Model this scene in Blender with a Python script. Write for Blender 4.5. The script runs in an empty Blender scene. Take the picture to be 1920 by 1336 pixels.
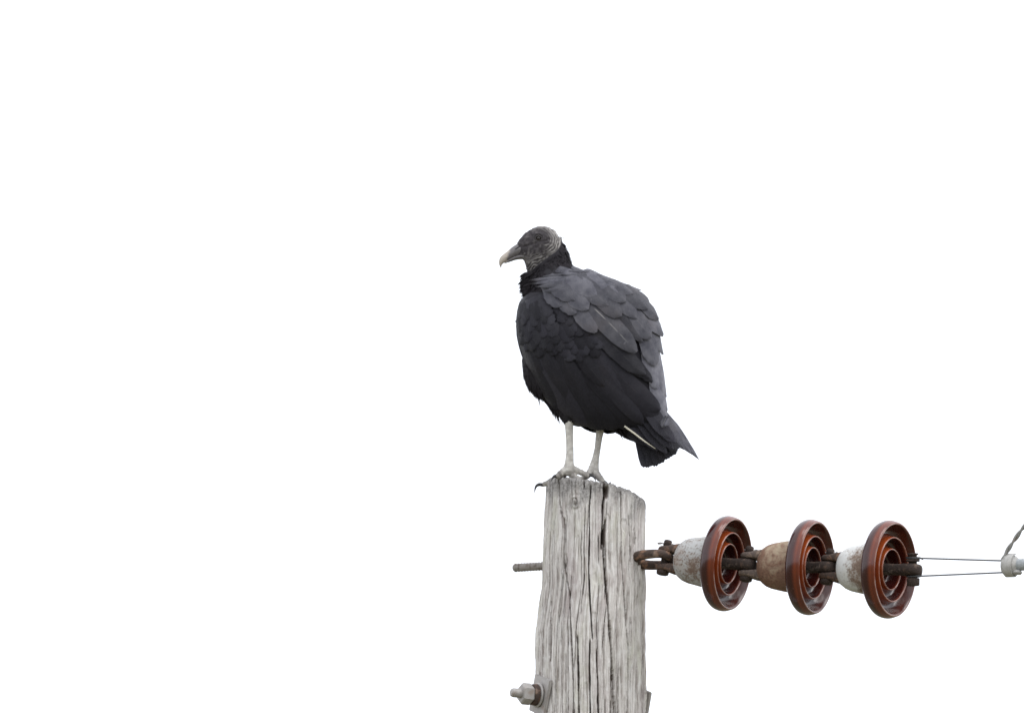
import bpy, bmesh, math, random
import numpy as np
from mathutils import Vector, Matrix
from mathutils.bvhtree import BVHTree

random.seed(7)
rng = np.random.default_rng(7)
scene = bpy.context.scene
col = scene.collection

# ------------------------------------------------------------------ camera
ELEV = math.radians(11.0)      # the photographer looks up at the pole top
DIST = 24.0                    # metres to the pole
EYE = 1.6
FWD = Vector((0, math.cos(ELEV), math.sin(ELEV)))
UPV = Vector((0, -math.sin(ELEV), math.cos(ELEV)))
AIM = Vector((0, 0, EYE + DIST * math.sin(ELEV)))
CAM = AIM - FWD * DIST
cd = bpy.data.cameras.new('camera')
cd.sensor_fit = 'HORIZONTAL'; cd.sensor_width = 36.0
cd.lens = 36.0 * DIST / 1.92
cd.clip_start = 0.1; cd.clip_end = 5000
cam = bpy.data.objects.new('camera', cd)
cam.location = CAM; cam.rotation_euler = (math.pi / 2 + ELEV, 0, 0)
col.objects.link(cam); scene.camera = cam

# ------------------------------------------------------------------ sky, sun, exposure
SUN_EL, SUN_AZ = math.radians(58), math.radians(25)      # azimuth: right of, and towards, the camera
w = bpy.data.worlds.new('World'); scene.world = w; w.use_nodes = True
nt = w.node_tree; nt.nodes.clear()
out = nt.nodes.new('ShaderNodeOutputWorld')
bg = nt.nodes.new('ShaderNodeBackground')
sky = nt.nodes.new('ShaderNodeTexSky'); sky.sky_type = 'NISHITA'; sky.sun_disc = False
sky.sun_elevation = SUN_EL; sky.sun_rotation = math.radians(115)
skys = nt.nodes.new('ShaderNodeVectorMath'); skys.operation = 'SCALE'; skys.inputs['Scale'].default_value = 0.12
tc = nt.nodes.new('ShaderNodeTexCoord')
ns = nt.nodes.new('ShaderNodeTexNoise'); ns.inputs['Scale'].default_value = 2.2; ns.inputs['Detail'].default_value = 4
mr = nt.nodes.new('ShaderNodeMapRange')
mr.inputs['From Min'].default_value = 0.3; mr.inputs['From Max'].default_value = 0.7
mr.inputs['To Min'].default_value = 0.86; mr.inputs['To Max'].default_value = 1.0
mx = nt.nodes.new('ShaderNodeMix'); mx.data_type = 'RGBA'
mx.inputs['B'].default_value = (1.12, 1.15, 1.22, 1)      # the closed white cloud deck
nt.links.new(tc.outputs['Generated'], ns.inputs['Vector'])
nt.links.new(ns.outputs['Fac'], mr.inputs['Value'])
nt.links.new(sky.outputs['Color'], skys.inputs[0])
nt.links.new(skys.outputs[0], mx.inputs['A'])
nt.links.new(mr.outputs['Result'], mx.inputs['Factor'])
nt.links.new(mx.outputs['Result'], bg.inputs['Color'])
bg.inputs['Strength'].default_value = 1.0
nt.links.new(bg.outputs['Background'], out.inputs['Surface'])

sl = bpy.data.lights.new('sun', 'SUN'); sl.energy = 1.1; sl.angle = math.radians(40); sl.color = (1.0, 0.985, 0.965)
sun = bpy.data.objects.new('sun', sl); col.objects.link(sun)
sd = Vector((math.cos(SUN_EL) * math.cos(SUN_AZ), -math.cos(SUN_EL) * math.sin(SUN_AZ), math.sin(SUN_EL)))
sun.rotation_euler = sd.to_track_quat('Z', 'Y').to_euler()
sun.location = (3, -3, 12)

vs = scene.view_settings
vs.view_transform = 'Standard'; vs.look = 'None'; vs.gamma = 1.0; vs.use_curve_mapping = False
vs.exposure = 0.55
scene.cycles.filter_width = 1.65      # a long lens is never pixel-sharp

# ------------------------------------------------------------------ helpers
def ray(px, py):
    return (FWD * DIST + Vector((1, 0, 0)) * ((px - 960) / 1000) + UPV * ((668 - py) / 1000)).normalized()

def P(px, py, y):
    """the point at depth y (world) that the photo shows at px, py"""
    d = ray(px, py)
    return CAM + d * ((y - CAM.y) / d.y)

def mesh_obj(name, verts, faces, mat, parent=None, smooth=True, uvs=None, attrs=None):
    me = bpy.data.meshes.new(name)
    me.from_pydata([tuple(v) for v in verts], [], faces)
    if uvs is not None:
        uv = me.uv_layers.new(name='UVMap')
        idx = np.zeros(len(me.loops), dtype=np.int32); me.loops.foreach_get('vertex_index', idx)
        uv.data.foreach_set('uv', np.asarray(uvs, dtype=np.float32)[idx].ravel())
    if attrs:
        for k, a in attrs.items():
            at = me.attributes.new(k, 'FLOAT', 'POINT')
            at.data.foreach_set('value', np.asarray(a, dtype=np.float32))
    if smooth:
        me.polygons.foreach_set('use_smooth', [True] * len(me.polygons))
    me.update()
    if mat: me.materials.append(mat)
    o = bpy.data.objects.new(name, me); col.objects.link(o)
    if parent: o.parent = parent
    return o

def thing(name, label, cat, loc=(0, 0, 0), group=None):
    o = bpy.data.objects.new(name, None); col.objects.link(o)
    o.location = loc; o.empty_display_size = 0.05
    tag(o, label, cat, group); return o

def tag(o, label, cat, group=None):
    o['label'] = label; o['category'] = cat
    if group: o['group'] = group
    return o

def adopt(o, parent):
    """parent o, whose mesh is in world coordinates, keeping it where it is (parents are unrotated empties)"""
    o.parent = parent
    loc = Vector((0, 0, 0)); p = parent
    while p is not None:
        loc += Vector(p.location); p = p.parent
    o.location = -loc
    return o

def loft(rings, cap=True):
    verts = [v for r in rings for v in r]; n = len(rings[0]); faces = []
    for i in range(len(rings) - 1):
        for j in range(n):
            a, b = i * n + j, i * n + (j + 1) % n
            faces.append((a, b, b + n, a + n))
    if cap:
        faces.append(tuple(range(n - 1, -1, -1)))
        k = (len(rings) - 1) * n
        faces.append(tuple(range(k, k + n)))
    return verts, faces

def tube(path, radii, n=14, flat=1.0, up=Vector((0, 0, 1)), cap=True):
    """tube along path; radii may be numbers or (half width, half height)"""
    rings = []; s = None
    for i, p in enumerate(path):
        a = path[max(i - 1, 0)]; b = path[min(i + 1, len(path) - 1)]
        t = (b - a).normalized()
        if s is None:
            s = t.cross(up)
            if s.length < 0.3: s = t.cross(Vector((0, 1, 0)))
        else: s = s - t * s.dot(t)
        s.normalize(); u = s.cross(t)
        r = radii[i]; rw, rh = r if isinstance(r, tuple) else (r, r * flat)
        rings.append([p + s * (rw * math.cos(2 * math.pi * k / n)) + u * (rh * math.sin(2 * math.pi * k / n)) for k in range(n)])
    return loft(rings, cap)

def smooth_path(pts, k=6):
    """Catmull-Rom through pts (Vectors or tuples)"""
    pts = [np.array(p, dtype=float) for p in pts]; res = []
    for i in range(len(pts) - 1):
        p0 = pts[max(i - 1, 0)]; p1 = pts[i]; p2 = pts[i + 1]; p3 = pts[min(i + 2, len(pts) - 1)]
        for j in range(k):
            t = j / k
            res.append(0.5 * (2 * p1 + (p2 - p0) * t + (2 * p0 - 5 * p1 + 4 * p2 - p3) * t * t + (3 * p1 - p0 - 3 * p2 + p3) * t ** 3))
    res.append(pts[-1]); return res

def lathe(profile, n=64, closed=True):
    """profile: list of (a, r) along local +X; surface of revolution"""
    rings = []
    for a, r in profile:
        rings.append([Vector((a, r * math.cos(2 * math.pi * k / n), r * math.sin(2 * math.pi * k / n))) for k in range(n)])
    return loft(rings, closed)

def merge(parts):
    V, F = [], []
    for v, f in parts:
        o = len(V); V += list(v); F += [tuple(i + o for i in g) for g in f]
    return V, F

def box(cx, cy, cz, sx, sy, sz, bev=0.0):
    bm = bmesh.new(); bmesh.ops.create_cube(bm, size=1)
    for v in bm.verts: v.co = Vector((cx + v.co.x * sx, cy + v.co.y * sy, cz + v.co.z * sz))
    if bev: bmesh.ops.bevel(bm, geom=bm.edges[:], offset=bev, segments=2, affect='EDGES')
    bm.verts.index_update()
    r = [v.co.copy() for v in bm.verts], [tuple(v.index for v in f.verts) for f in bm.faces]
    bm.free(); return r

def xform(part, M):
    return [M @ Vector(v) for v in part[0]], part[1]

def _hash(ix, iy, iz):
    h = (ix.astype(np.int64) * 374761393 + iy.astype(np.int64) * 668265263 + iz.astype(np.int64) * 2147483647) & 0xffffffff
    h = ((h ^ (h >> 13)) * 1274126177) & 0xffffffff
    h = (h ^ (h >> 16)) * 2246822519 & 0xffffffff
    return ((h >> 8) & 0xffff) / 65535.0 * 2 - 1

def vnoise(x, y, z=0.0):
    x, y, z = np.broadcast_arrays(np.asarray(x, float), np.asarray(y, float), np.asarray(z, float))
    ix, iy, iz = np.floor(x), np.floor(y), np.floor(z)
    fx, fy, fz = x - ix, y - iy, z - iz
    fx, fy, fz = [f * f * (3 - 2 * f) for f in (fx, fy, fz)]
    r = 0
    for dx in (0, 1):
        for dy in (0, 1):
            for dz in (0, 1):
                wgt = (fx if dx else 1 - fx) * (fy if dy else 1 - fy) * (fz if dz else 1 - fz)
                r = r + wgt * _hash(ix + dx, iy + dy, iz + dz)
    return r

def sstep(a, b, x):
    t = np.clip((np.asarray(x, float) - a) / (b - a), 0, 1); return t * t * (3 - 2 * t)

# ------------------------------------------------------------------ materials
class Mat:
    def __init__(s, name, **kw):
        s.m = bpy.data.materials.new(name); s.m.use_nodes = True
        s.t = s.m.node_tree; s.b = s.t.nodes['Principled BSDF']
        for k, v in kw.items(): s.b.inputs[k.replace('_', ' ')].default_value = v
    def n(s, typ, **kw):
        nd = s.t.nodes.new(typ)
        for k, v in kw.items():
            if k in nd.inputs.keys(): nd.inputs[k].default_value = v
            else: setattr(nd, k, v)
        return nd
    def l(s, a, b): s.t.links.new(a, b)
    def attr(s, name): return s.n('ShaderNodeAttribute', attribute_name=name).outputs['Fac']
    def coord(s, which='Object', scale=(1, 1, 1)):
        tcn = s.n('ShaderNodeTexCoord'); mp = s.n('ShaderNodeMapping'); mp.inputs['Scale'].default_value = scale
        s.l(tcn.outputs[which], mp.inputs['Vector']); return mp.outputs['Vector']
    def noise(s, vec, scale, detail=4, rough=0.55, dist=0.0):
        nd = s.n('ShaderNodeTexNoise'); nd.inputs['Scale'].default_value = scale; nd.inputs['Detail'].default_value = detail
        nd.inputs['Roughness'].default_value = rough; nd.inputs['Distortion'].default_value = dist
        s.l(vec, nd.inputs['Vector']); return nd.outputs['Fac']
    def ramp(s, fac, stops):
        r = s.n('ShaderNodeValToRGB'); e = r.color_ramp.elements
        while len(e) < len(stops): e.new(0.5)
        for el, (p, c) in zip(e, stops):
            el.position = p; el.color = (c, c, c, 1) if isinstance(c, (int, float)) else (*c, 1)
        s.l(fac, r.inputs['Fac']); return r.outputs['Color']
    def mix(s, fac, a, b, mode='MIX'):
        m = s.n('ShaderNodeMix', data_type='RGBA', blend_type=mode)
        for v, nm in ((fac, 'Factor'), (a, 'A'), (b, 'B')):
            if isinstance(v, (int, float)): m.inputs[nm].default_value = v if nm == 'Factor' else (v, v, v, 1)
            elif isinstance(v, tuple): m.inputs[nm].default_value = (*v, 1)
            else: s.l(v, m.inputs[nm])
        return m.outputs['Result']
    def math(s, op, a, b=0.0):
        m = s.n('ShaderNodeMath', operation=op)
        for i, v in enumerate((a, b)):
            if isinstance(v, (int, float)): m.inputs[i].default_value = v
            else: s.l(v, m.inputs[i])
        return m.outputs[0]
    def bump(s, h, strength=0.3, dist=0.001):
        b = s.n('ShaderNodeBump'); b.inputs['Strength'].default_value = strength; b.inputs['Distance'].default_value = dist
        s.l(h, b.inputs['Height']); s.l(b.outputs['Normal'], s.b.inputs['Normal'])
    def base(s, c): s.l(c, s.b.inputs['Base Color'])
    def rough(s, c): s.l(c, s.b.inputs['Roughness'])

def mat_feather():
    m = Mat('feather', Roughness=0.52)
    m.b.inputs['Specular IOR Level'].default_value = 0.16
    m.b.inputs['Sheen Weight'].default_value = 0.03; m.b.inputs['Sheen Roughness'].default_value = 0.4
    tone = m.attr('tone'); rnd = m.attr('rnd')
    ob = m.coord('Object')
    n1 = m.noise(ob, 55, 4); n2 = m.noise(ob, 16, 3)
    dark = m.mix(n2, (0.0115, 0.0108, 0.0160), (0.0200, 0.0185, 0.0250))
    grey = m.mix(m.ramp(m.math('ADD', m.math('MULTIPLY', n1, 0.6), m.math('MULTIPLY', n2, 0.4)), [(0.36, 0.0), (0.64, 1.0)]), (0.062, 0.062, 0.078), (0.165, 0.162, 0.180))
    c = m.mix(tone, dark, grey)
    c = m.mix(m.ramp(n2, [(0.58, 0.0), (0.74, 0.4)]), c, m.mix(tone, (0.026, 0.019, 0.020), (0.120, 0.100, 0.102)))
    c = m.mix(m.ramp(rnd, [(0.0, 0.66), (1.0, 1.25)]), 0.0, c, 'MIX') if False else c
    sc = m.n('ShaderNodeVectorMath', operation='SCALE'); m.l(c, sc.inputs[0])
    m.l(m.math('ADD', m.math('MULTIPLY', rnd, 0.75), 0.62), sc.inputs['Scale'])
    # paler worn shaft line and barbs
    uv = m.n('ShaderNodeUVMap'); sp = m.n('ShaderNodeSeparateXYZ'); m.l(uv.outputs['UV'], sp.inputs[0])
    au = m.math('ABSOLUTE', m.math('SUBTRACT', sp.outputs['X'], 0.5))
    shaft = m.math('MULTIPLY', m.ramp(au, [(0.0, 1.0), (0.035, 0.0)]), m.attr('shaft'))
    cc = m.mix(m.math('MULTIPLY', shaft, m.ramp(m.noise(ob, 40, 2), [(0.4, 0.0), (0.6, 1.0)])), sc.outputs[0], (0.40, 0.38, 0.36))
    wear = m.ramp(m.noise(ob, 130, 4, 0.6), [(0.66, 0.0), (0.76, 0.5)])
    cc = m.mix(m.math('MULTIPLY', wear, tone), cc, (0.34, 0.34, 0.36))
    m.base(cc)
    barb = m.n('ShaderNodeTexWave'); barb.inputs['Scale'].default_value = 16.0; barb.inputs['Distortion'].default_value = 2.5
    barb.inputs['Detail'].default_value = 2
    cmb = m.n('ShaderNodeCombineXYZ')
    m.l(m.math('SUBTRACT', m.math('MULTIPLY', sp.outputs['Y'], 1.3), m.math('MULTIPLY', au, 0.9)), cmb.inputs['X'])
    m.l(cmb.outputs[0], barb.inputs['Vector'])
    m.bump(m.math('ADD', m.math('MULTIPLY', barb.outputs['Fac'], 0.5), n1), 0.35, 0.0012)
    return m.m

def mat_down():
    m = Mat('down_feather', Roughness=0.8); m.b.inputs['Specular IOR Level'].default_value = 0.1
    ob = m.coord('Object'); n1 = m.noise(ob, 60, 3)
    m.base(m.mix(m.attr('tone'), m.mix(n1, (0.010, 0.009, 0.011), (0.022, 0.019, 0.022)), m.mix(n1, (0.03, 0.028, 0.03), (0.055, 0.05, 0.052))))
    return m.m

def mat_body():
    m = Mat('body_skin_and_plumage', Roughness=0.75); m.b.inputs['Specular IOR Level'].default_value = 0.2
    ob = m.coord('Object')
    n1 = m.noise(ob, 240, 5, 0.65); n2 = m.noise(ob, 60, 3)
    skin = m.mix(m.attr('light'), m.mix(n1, (0.010, 0.008, 0.010), (0.066, 0.058, 0.062)), m.mix(n1, (0.16, 0.148, 0.142), (0.48, 0.455, 0.43)))
    plum = m.mix(n2, (0.012, 0.011, 0.014), (0.022, 0.020, 0.023))
    m.base(m.mix(m.attr('skin'), plum, skin))
    m.bump(n1, 0.5, 0.0012)
    return m.m

def mat_beak():
    m = Mat('beak_horn', Roughness=0.5)
    ob = m.coord('Object'); n1 = m.noise(ob, 180, 4)
    dark = m.mix(n1, (0.085, 0.078, 0.082), (0.17, 0.155, 0.155))
    pale = m.mix(n1, (0.29, 0.245, 0.205), (0.44, 0.395, 0.34))
    m.base(m.mix(m.attr('tone'), dark, pale)); m.bump(n1, 0.25, 0.0008); return m.m

def mat_simple(name, c, rough=0.5, metallic=0.0):
    return Mat(name, Base_Color=(*c, 1), Roughness=rough, Metallic=metallic).m

def mat_leg():
    m = Mat('leg_scale', Roughness=0.7)
    ob = m.coord('Object')
    v = m.n('ShaderNodeTexVoronoi'); v.inputs['Scale'].default_value = 210; m.l(ob, v.inputs['Vector'])
    n1 = m.noise(ob, 90, 4); n2 = m.noise(ob, 420, 3)
    pale = m.mix(m.ramp(n1, [(0.26, 0.0), (0.66, 1.0)]), (0.34, 0.315, 0.28), (0.66, 0.635, 0.585)); dirty = m.mix(n2, (0.07, 0.06, 0.058), (0.26, 0.24, 0.22))
    c = m.mix(m.attr('dirt'), pale, dirty)
    m.base(m.mix(m.math('MULTIPLY', v.outputs['Distance'], 0.5), c, m.mix(0.5, c, (0.2, 0.18, 0.16))))
    m.bump(v.outputs['Distance'], 0.5, 0.0012); return m.m

def mat_wood():
    m = Mat('weathered_wood', Roughness=0.92); m.b.inputs['Specular IOR Level'].default_value = 0.2
    uv = m.n('ShaderNodeUVMap')
    def mp(sx, sy):
        q = m.n('ShaderNodeMapping'); q.inputs['Scale'].default_value = (sx, sy, 1); m.l(uv.outputs['UV'], q.inputs['Vector']); return q.outputs['Vector']
    fine = m.noise(mp(430, 15), 1, 5, 0.7, 0.25)
    mid = m.noise(mp(170, 6), 1, 6, 0.66, 0.25)
    blot = m.noise(mp(34, 9), 1, 4, 0.6, 0.3)
    spot = m.noise(mp(420, 300), 1, 3, 0.6)
    c = m.mix(m.ramp(fine, [(0.34, 0.0), (0.62, 1.0)]), (0.35, 0.315, 0.29), (0.71, 0.685, 0.655))
    c = m.mix(m.ramp(mid, [(0.35, 0.85), (0.48, 0.0)]), c, (0.20, 0.165, 0.145))
    c = m.mix(m.ramp(mid, [(0.56, 0.0), (0.74, 0.75)]), c, (0.74, 0.725, 0.705))
    c = m.mix(m.ramp(blot, [(0.55, 0.0), (0.70, 0.5)]), c, (0.48, 0.475, 0.385))
    c = m.mix(m.ramp(blot, [(0.32, 0.65), (0.46, 0.0)]), c, (0.36, 0.31, 0.30))
    c = m.mix(m.ramp(spot, [(0.62, 0.0), (0.70, 0.6)]), c, (0.72, 0.71, 0.69))
    c = m.mix(m.ramp(spot, [(0.27, 0.7), (0.35, 0.0)]), c, (0.15, 0.12, 0.10))
    mott = m.noise(mp(75, 40), 1, 6, 0.72, 0.6); speck = m.noise(mp(300, 170), 1, 4, 0.7)
    c = m.mix(m.ramp(mott, [(0.34, 0.42), (0.46, 0.0)]), c, (0.29, 0.255, 0.235))
    c = m.mix(m.ramp(mott, [(0.54, 0.0), (0.66, 0.5)]), c, (0.68, 0.67, 0.65))
    c = m.mix(m.ramp(speck, [(0.30, 0.6), (0.38, 0.0)]), c, (0.17, 0.135, 0.12))
    top = m.attr('lichen')
    lc = m.mix(m.ramp(m.noise(m.coord('Object'), 230, 4, 0.7), [(0.35, 0.0), (0.62, 1.0)]), (0.065, 0.06, 0.058), (0.36, 0.345, 0.33))
    c = m.mix(m.math('MULTIPLY', top, 0.85), c, lc)
    c = m.mix(m.attr('heart'), c, m.mix(fine, (0.085, 0.058, 0.045), (0.17, 0.125, 0.10)))      # unweathered brown wood inside the checks
    m.base(c)
    m.bump(m.math('ADD', fine, m.math('MULTIPLY', spot, 0.3)), 0.7, 0.0016)
    return m.m

def mat_rust(name, dark, mid, bright, scale=70, cov=(0.5, 0.66)):
    m = Mat(name, Roughness=0.85); m.b.inputs['Specular IOR Level'].default_value = 0.3
    ob = m.coord('Object')
    n1 = m.noise(ob, scale, 6, 0.65); n2 = m.noise(ob, scale * 4, 4, 0.6); n3 = m.noise(ob, scale * 0.5, 3)
    c = m.mix(n2, dark, mid)
    c = m.mix(m.ramp(n1, [(cov[0], 0.0), (cov[1], 1.0)]), c, bright)
    c = m.mix(m.ramp(n3, [(0.6, 0.0), (0.72, 0.35)]), c, (0.30, 0.27, 0.24))
    m.base(c); m.bump(n2, 0.6, 0.0012); return m.m

def mat_cap(name, paint, paint2, rust0, rust1, seed, cover, kx, kz, stain, pit):
    """painted iron cap: rust breaks through where cover is high; kx, kz lean it towards the joint or the top"""
    m = Mat(name, Roughness=0.8); m.b.inputs['Specular IOR Level'].default_value = 0.25
    tcn = m.n('ShaderNodeTexCoord'); mp = m.n('ShaderNodeMapping'); mp.inputs['Location'].default_value = (seed, seed * 0.7, 0)
    m.l(tcn.outputs['Object'], mp.inputs['Vector']); v = mp.outputs['Vector']
    n1 = m.noise(v, 34, 6, 0.68, 0.5); n2 = m.noise(v, 260, 5, 0.75); n3 = m.noise(v, 75, 6, 0.7); n4 = m.noise(v, 18, 4, 0.6, 0.4)
    sp = m.n('ShaderNodeSeparateXYZ'); m.l(tcn.outputs['Object'], sp.inputs[0])
    lean = m.math('ADD', m.math('MULTIPLY', m.math('SUBTRACT', sp.outputs['X'], 0.07), kx), m.math('MULTIPLY', sp.outputs['Z'], kz))
    big = m.math('ADD', m.math('ADD', m.math('MULTIPLY', n1, 0.75), m.math('MULTIPLY', n3, 0.35)), lean)
    c = m.mix(n3, paint, paint2)
    c = m.mix(m.ramp(n4, [(0.50, 0.0), (0.66, 0.75)]), c, stain)
    rust = m.mix(m.ramp(n2, [(0.3, 0.0), (0.7, 1.0)]), rust0, rust1)
    c = m.mix(m.ramp(big, [(cover, 0.0), (cover + 0.16, 1.0)]), c, rust)
    pits = m.math('ADD', m.math('MULTIPLY', n2, 0.8), m.math('MULTIPLY', big, 0.45))
    c = m.mix(m.ramp(pits, [(pit, 0.0), (pit + 0.05, 0.8)]), c, (0.14, 0.09, 0.065))
    m.base(c); m.bump(m.math('ADD', n2, n3), 0.6, 0.0018); return m.m

def mat_glaze():
    m = Mat('brown_glaze', Roughness=0.12); m.b.inputs['Specular IOR Level'].default_value = 0.5
    m.b.inputs['Coat Weight'].default_value = 0.05; m.b.inputs['Coat Roughness'].default_value = 0.06
    ob = m.coord('Object'); n1 = m.noise(ob, 22, 4); n2 = m.noise(ob, 350, 3)
    deep = m.mix(n1, (0.017, 0.0030, 0.0030), (0.046, 0.0070, 0.0055))
    amber = m.mix(n1, (0.20, 0.027, 0.008), (0.36, 0.074, 0.014))
    c = m.mix(m.attr('thin'), deep, amber)      # amber of thin glaze, and inter-reflected light painted on outer rib walls
    c = m.mix(m.ramp(n2, [(0.70, 0.0), (0.78, 0.35)]), c, (0.4, 0.33, 0.28))
    c = m.mix(m.math('MULTIPLY', m.attr('crest_glint'), m.ramp(m.noise(ob, 55, 4), [(0.35, 0.1), (0.6, 0.75)])), c, (0.46, 0.33, 0.28))      # specular glints painted along the rim and rib crests
    c = m.mix(m.ramp(m.noise(m.coord('Object', (1, 1, 0.25)), 60, 5, 0.65), [(0.56, 0.0), (0.76, 0.16)]), c, (0.30, 0.24, 0.21))      # dust
    m.base(c); m.rough(m.ramp(m.noise(ob, 40, 4), [(0.3, 0.09), (0.75, 0.26)])); return m.m

def mat_galv(name, c0, c1, rough=0.6, metal=0.2):
    m = Mat(name, Roughness=rough, Metallic=metal); ob = m.coord('Object')
    n1 = m.noise(ob, 120, 5, 0.65); n2 = m.noise(ob, 40, 3)
    c = m.mix(n1, c0, c1); c = m.mix(m.ramp(n2, [(0.58, 0.0), (0.70, 0.6)]), c, (0.24, 0.17, 0.13))
    m.base(c); m.bump(n1, 0.4, 0.001); return m.m

FEATHER, DOWN, BODY, BEAK, LEG, WOOD, GLAZE = mat_feather(), mat_down(), mat_body(), mat_beak(), mat_leg(), mat_wood(), mat_glaze()
QUILL = mat_simple('quill', (0.66, 0.62, 0.50), 0.5)
EYEM = mat_simple('eye_dark', (0.012, 0.008, 0.006), 0.08)
CLAW = mat_simple('claw_horn', (0.028, 0.025, 0.026), 0.4)
NOSTRIL = mat_simple('nostril_dark', (0.008, 0.007, 0.008), 0.8)
RUST = mat_rust('rusty_iron', (0.040, 0.028, 0.024), (0.090, 0.062, 0.050), (0.24, 0.135, 0.085))
RUST_DARK = mat_rust('dark_rusty_iron', (0.024, 0.017, 0.015), (0.060, 0.043, 0.036), (0.13, 0.082, 0.058), 90, (0.52, 0.70))
GALV = mat_galv('galvanised_steel', (0.24, 0.22, 0.205), (0.46, 0.44, 0.42))
PEG = mat_rust('stained_bolt_steel', (0.17, 0.15, 0.135), (0.36, 0.335, 0.31), (0.13, 0.10, 0.085), 85, (0.52, 0.62))
CEMENT = mat_simple('cement', (0.20, 0.17, 0.15), 0.95)

# ------------------------------------------------------------------ ground (below the frame)
def build_ground():
    m = Mat('dry_grass_ground', Roughness=0.95); ob = m.coord('Object')
    m.base(m.mix(m.noise(ob, 0.6, 6), (0.09, 0.09, 0.05), (0.18, 0.165, 0.11))); m.bump(m.noise(ob, 9, 6), 0.6, 0.05)
    V, F = [], []; N = 48
    xs = [math.copysign(abs(t) ** 3 * 2500, t) for t in np.linspace(-1, 1, N)]
    for y in xs:
        for x in xs: V.append((x, y, float(0.12 * vnoise(x / 9, y / 9)) if abs(x) < 200 and abs(y) < 200 else 0.0))
    for i in range(N - 1):
        for j in range(N - 1): F.append((i * N + j, i * N + j + 1, (i + 1) * N + j + 1, (i + 1) * N + j))
    g = mesh_obj('ground', V, F, m.m); g['kind'] = 'structure'; return g
build_ground()

# ------------------------------------------------------------------ the pole
def zpx(py): return P(1112, py, 0).z
POLE_PY = [890, 905, 950, 1050, 1100, 1150, 1188, 1300, 1400]
POLE_C = [1116.5, 1116.3, 1115, 1112, 1113, 1109, 1106, 1105.5, 1105]
POLE_R = [92.5, 93, 94, 96, 98, 100.5, 102.8, 103.4, 104.5]
Zs = np.array([zpx(p) for p in POLE_PY])[::-1]
Cs = (np.array(POLE_C)[::-1] - 960) / 1000; Rs = np.array(POLE_R)[::-1] / 1000
Z_LEFT = zpx(899.5)            # top edge at the pole's left side
TOP_SLOPE = -0.2
def pole_c(z): return np.interp(z, Zs, Cs)
def pole_r(z):
    z = np.asarray(z, float)
    return np.where(z < Zs[0], Rs[0] + (Zs[0] - z) * 0.0065, np.interp(z, Zs, Rs))
def top_plane(x): return Z_LEFT + (x - (1023 - 960) / 1000) * TOP_SLOPE

CRACKS = [   # photo polyline, width mm, depth mm
    ([(1131, 909), (1131, 935), (1134, 956), (1130, 980), (1128, 1025), (1127, 1056)], 3.4, 16),
    ([(1135, 948), (1135, 962)], 7.0, 12),
    ([(1133, 1012), (1132, 1045), (1131, 1076), (1135, 1133), (1141.6, 1213), (1146, 1270), (1151, 1400)], 3.2, 18),
    ([(1161, 918), (1162.6, 965), (1162.6, 1010), (1164, 1059), (1169, 1133), (1176, 1240)], 2.2, 11),
    ([(1186, 925), (1190, 950), (1188, 1015), (1190, 1040)], 2.4, 10),
    ([(1107, 948), (1103.5, 987), (1104, 1025), (1102, 1099), (1105, 1167), (1109.5, 1227)], 1.7, 8),
    ([(1046, 906), (1047, 957), (1052, 997)], 2.2, 9),
    ([(1056, 1005), (1055, 1076), (1066, 1140), (1069.5, 1213), (1073, 1282), (1075, 1400)], 2.0, 9),
    ([(1029, 1110), (1031, 1150), (1031.6, 1200)], 2.2, 8),
    ([(1030.5, 1180), (1031.5, 1262)], 4.6, 11),
    ([(1105, 1236), (1104, 1293), (1106, 1400)], 1.8, 8),
    ([(1082, 1230), (1084, 1400)], 2.3, 9),
    ([(1117, 1255), (1122, 1400)], 1.8, 8),
    ([(1205, 1165), (1204, 1400)], 2.0, 9),
    ([(1066, 912), (1067, 934)], 2.6, 8),
    ([(1040, 985), (1034, 1060)], 1.6, 5),
    ([(1178, 1000), (1180, 1110)], 1.5, 6),
    ([(1198, 950), (1196, 1060)], 1.5, 6),
    ([(1093, 925), (1095, 945)], 1.8, 6),
    ([(1121, 1040), (1122, 1085)], 1.4, 5),
]
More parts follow.
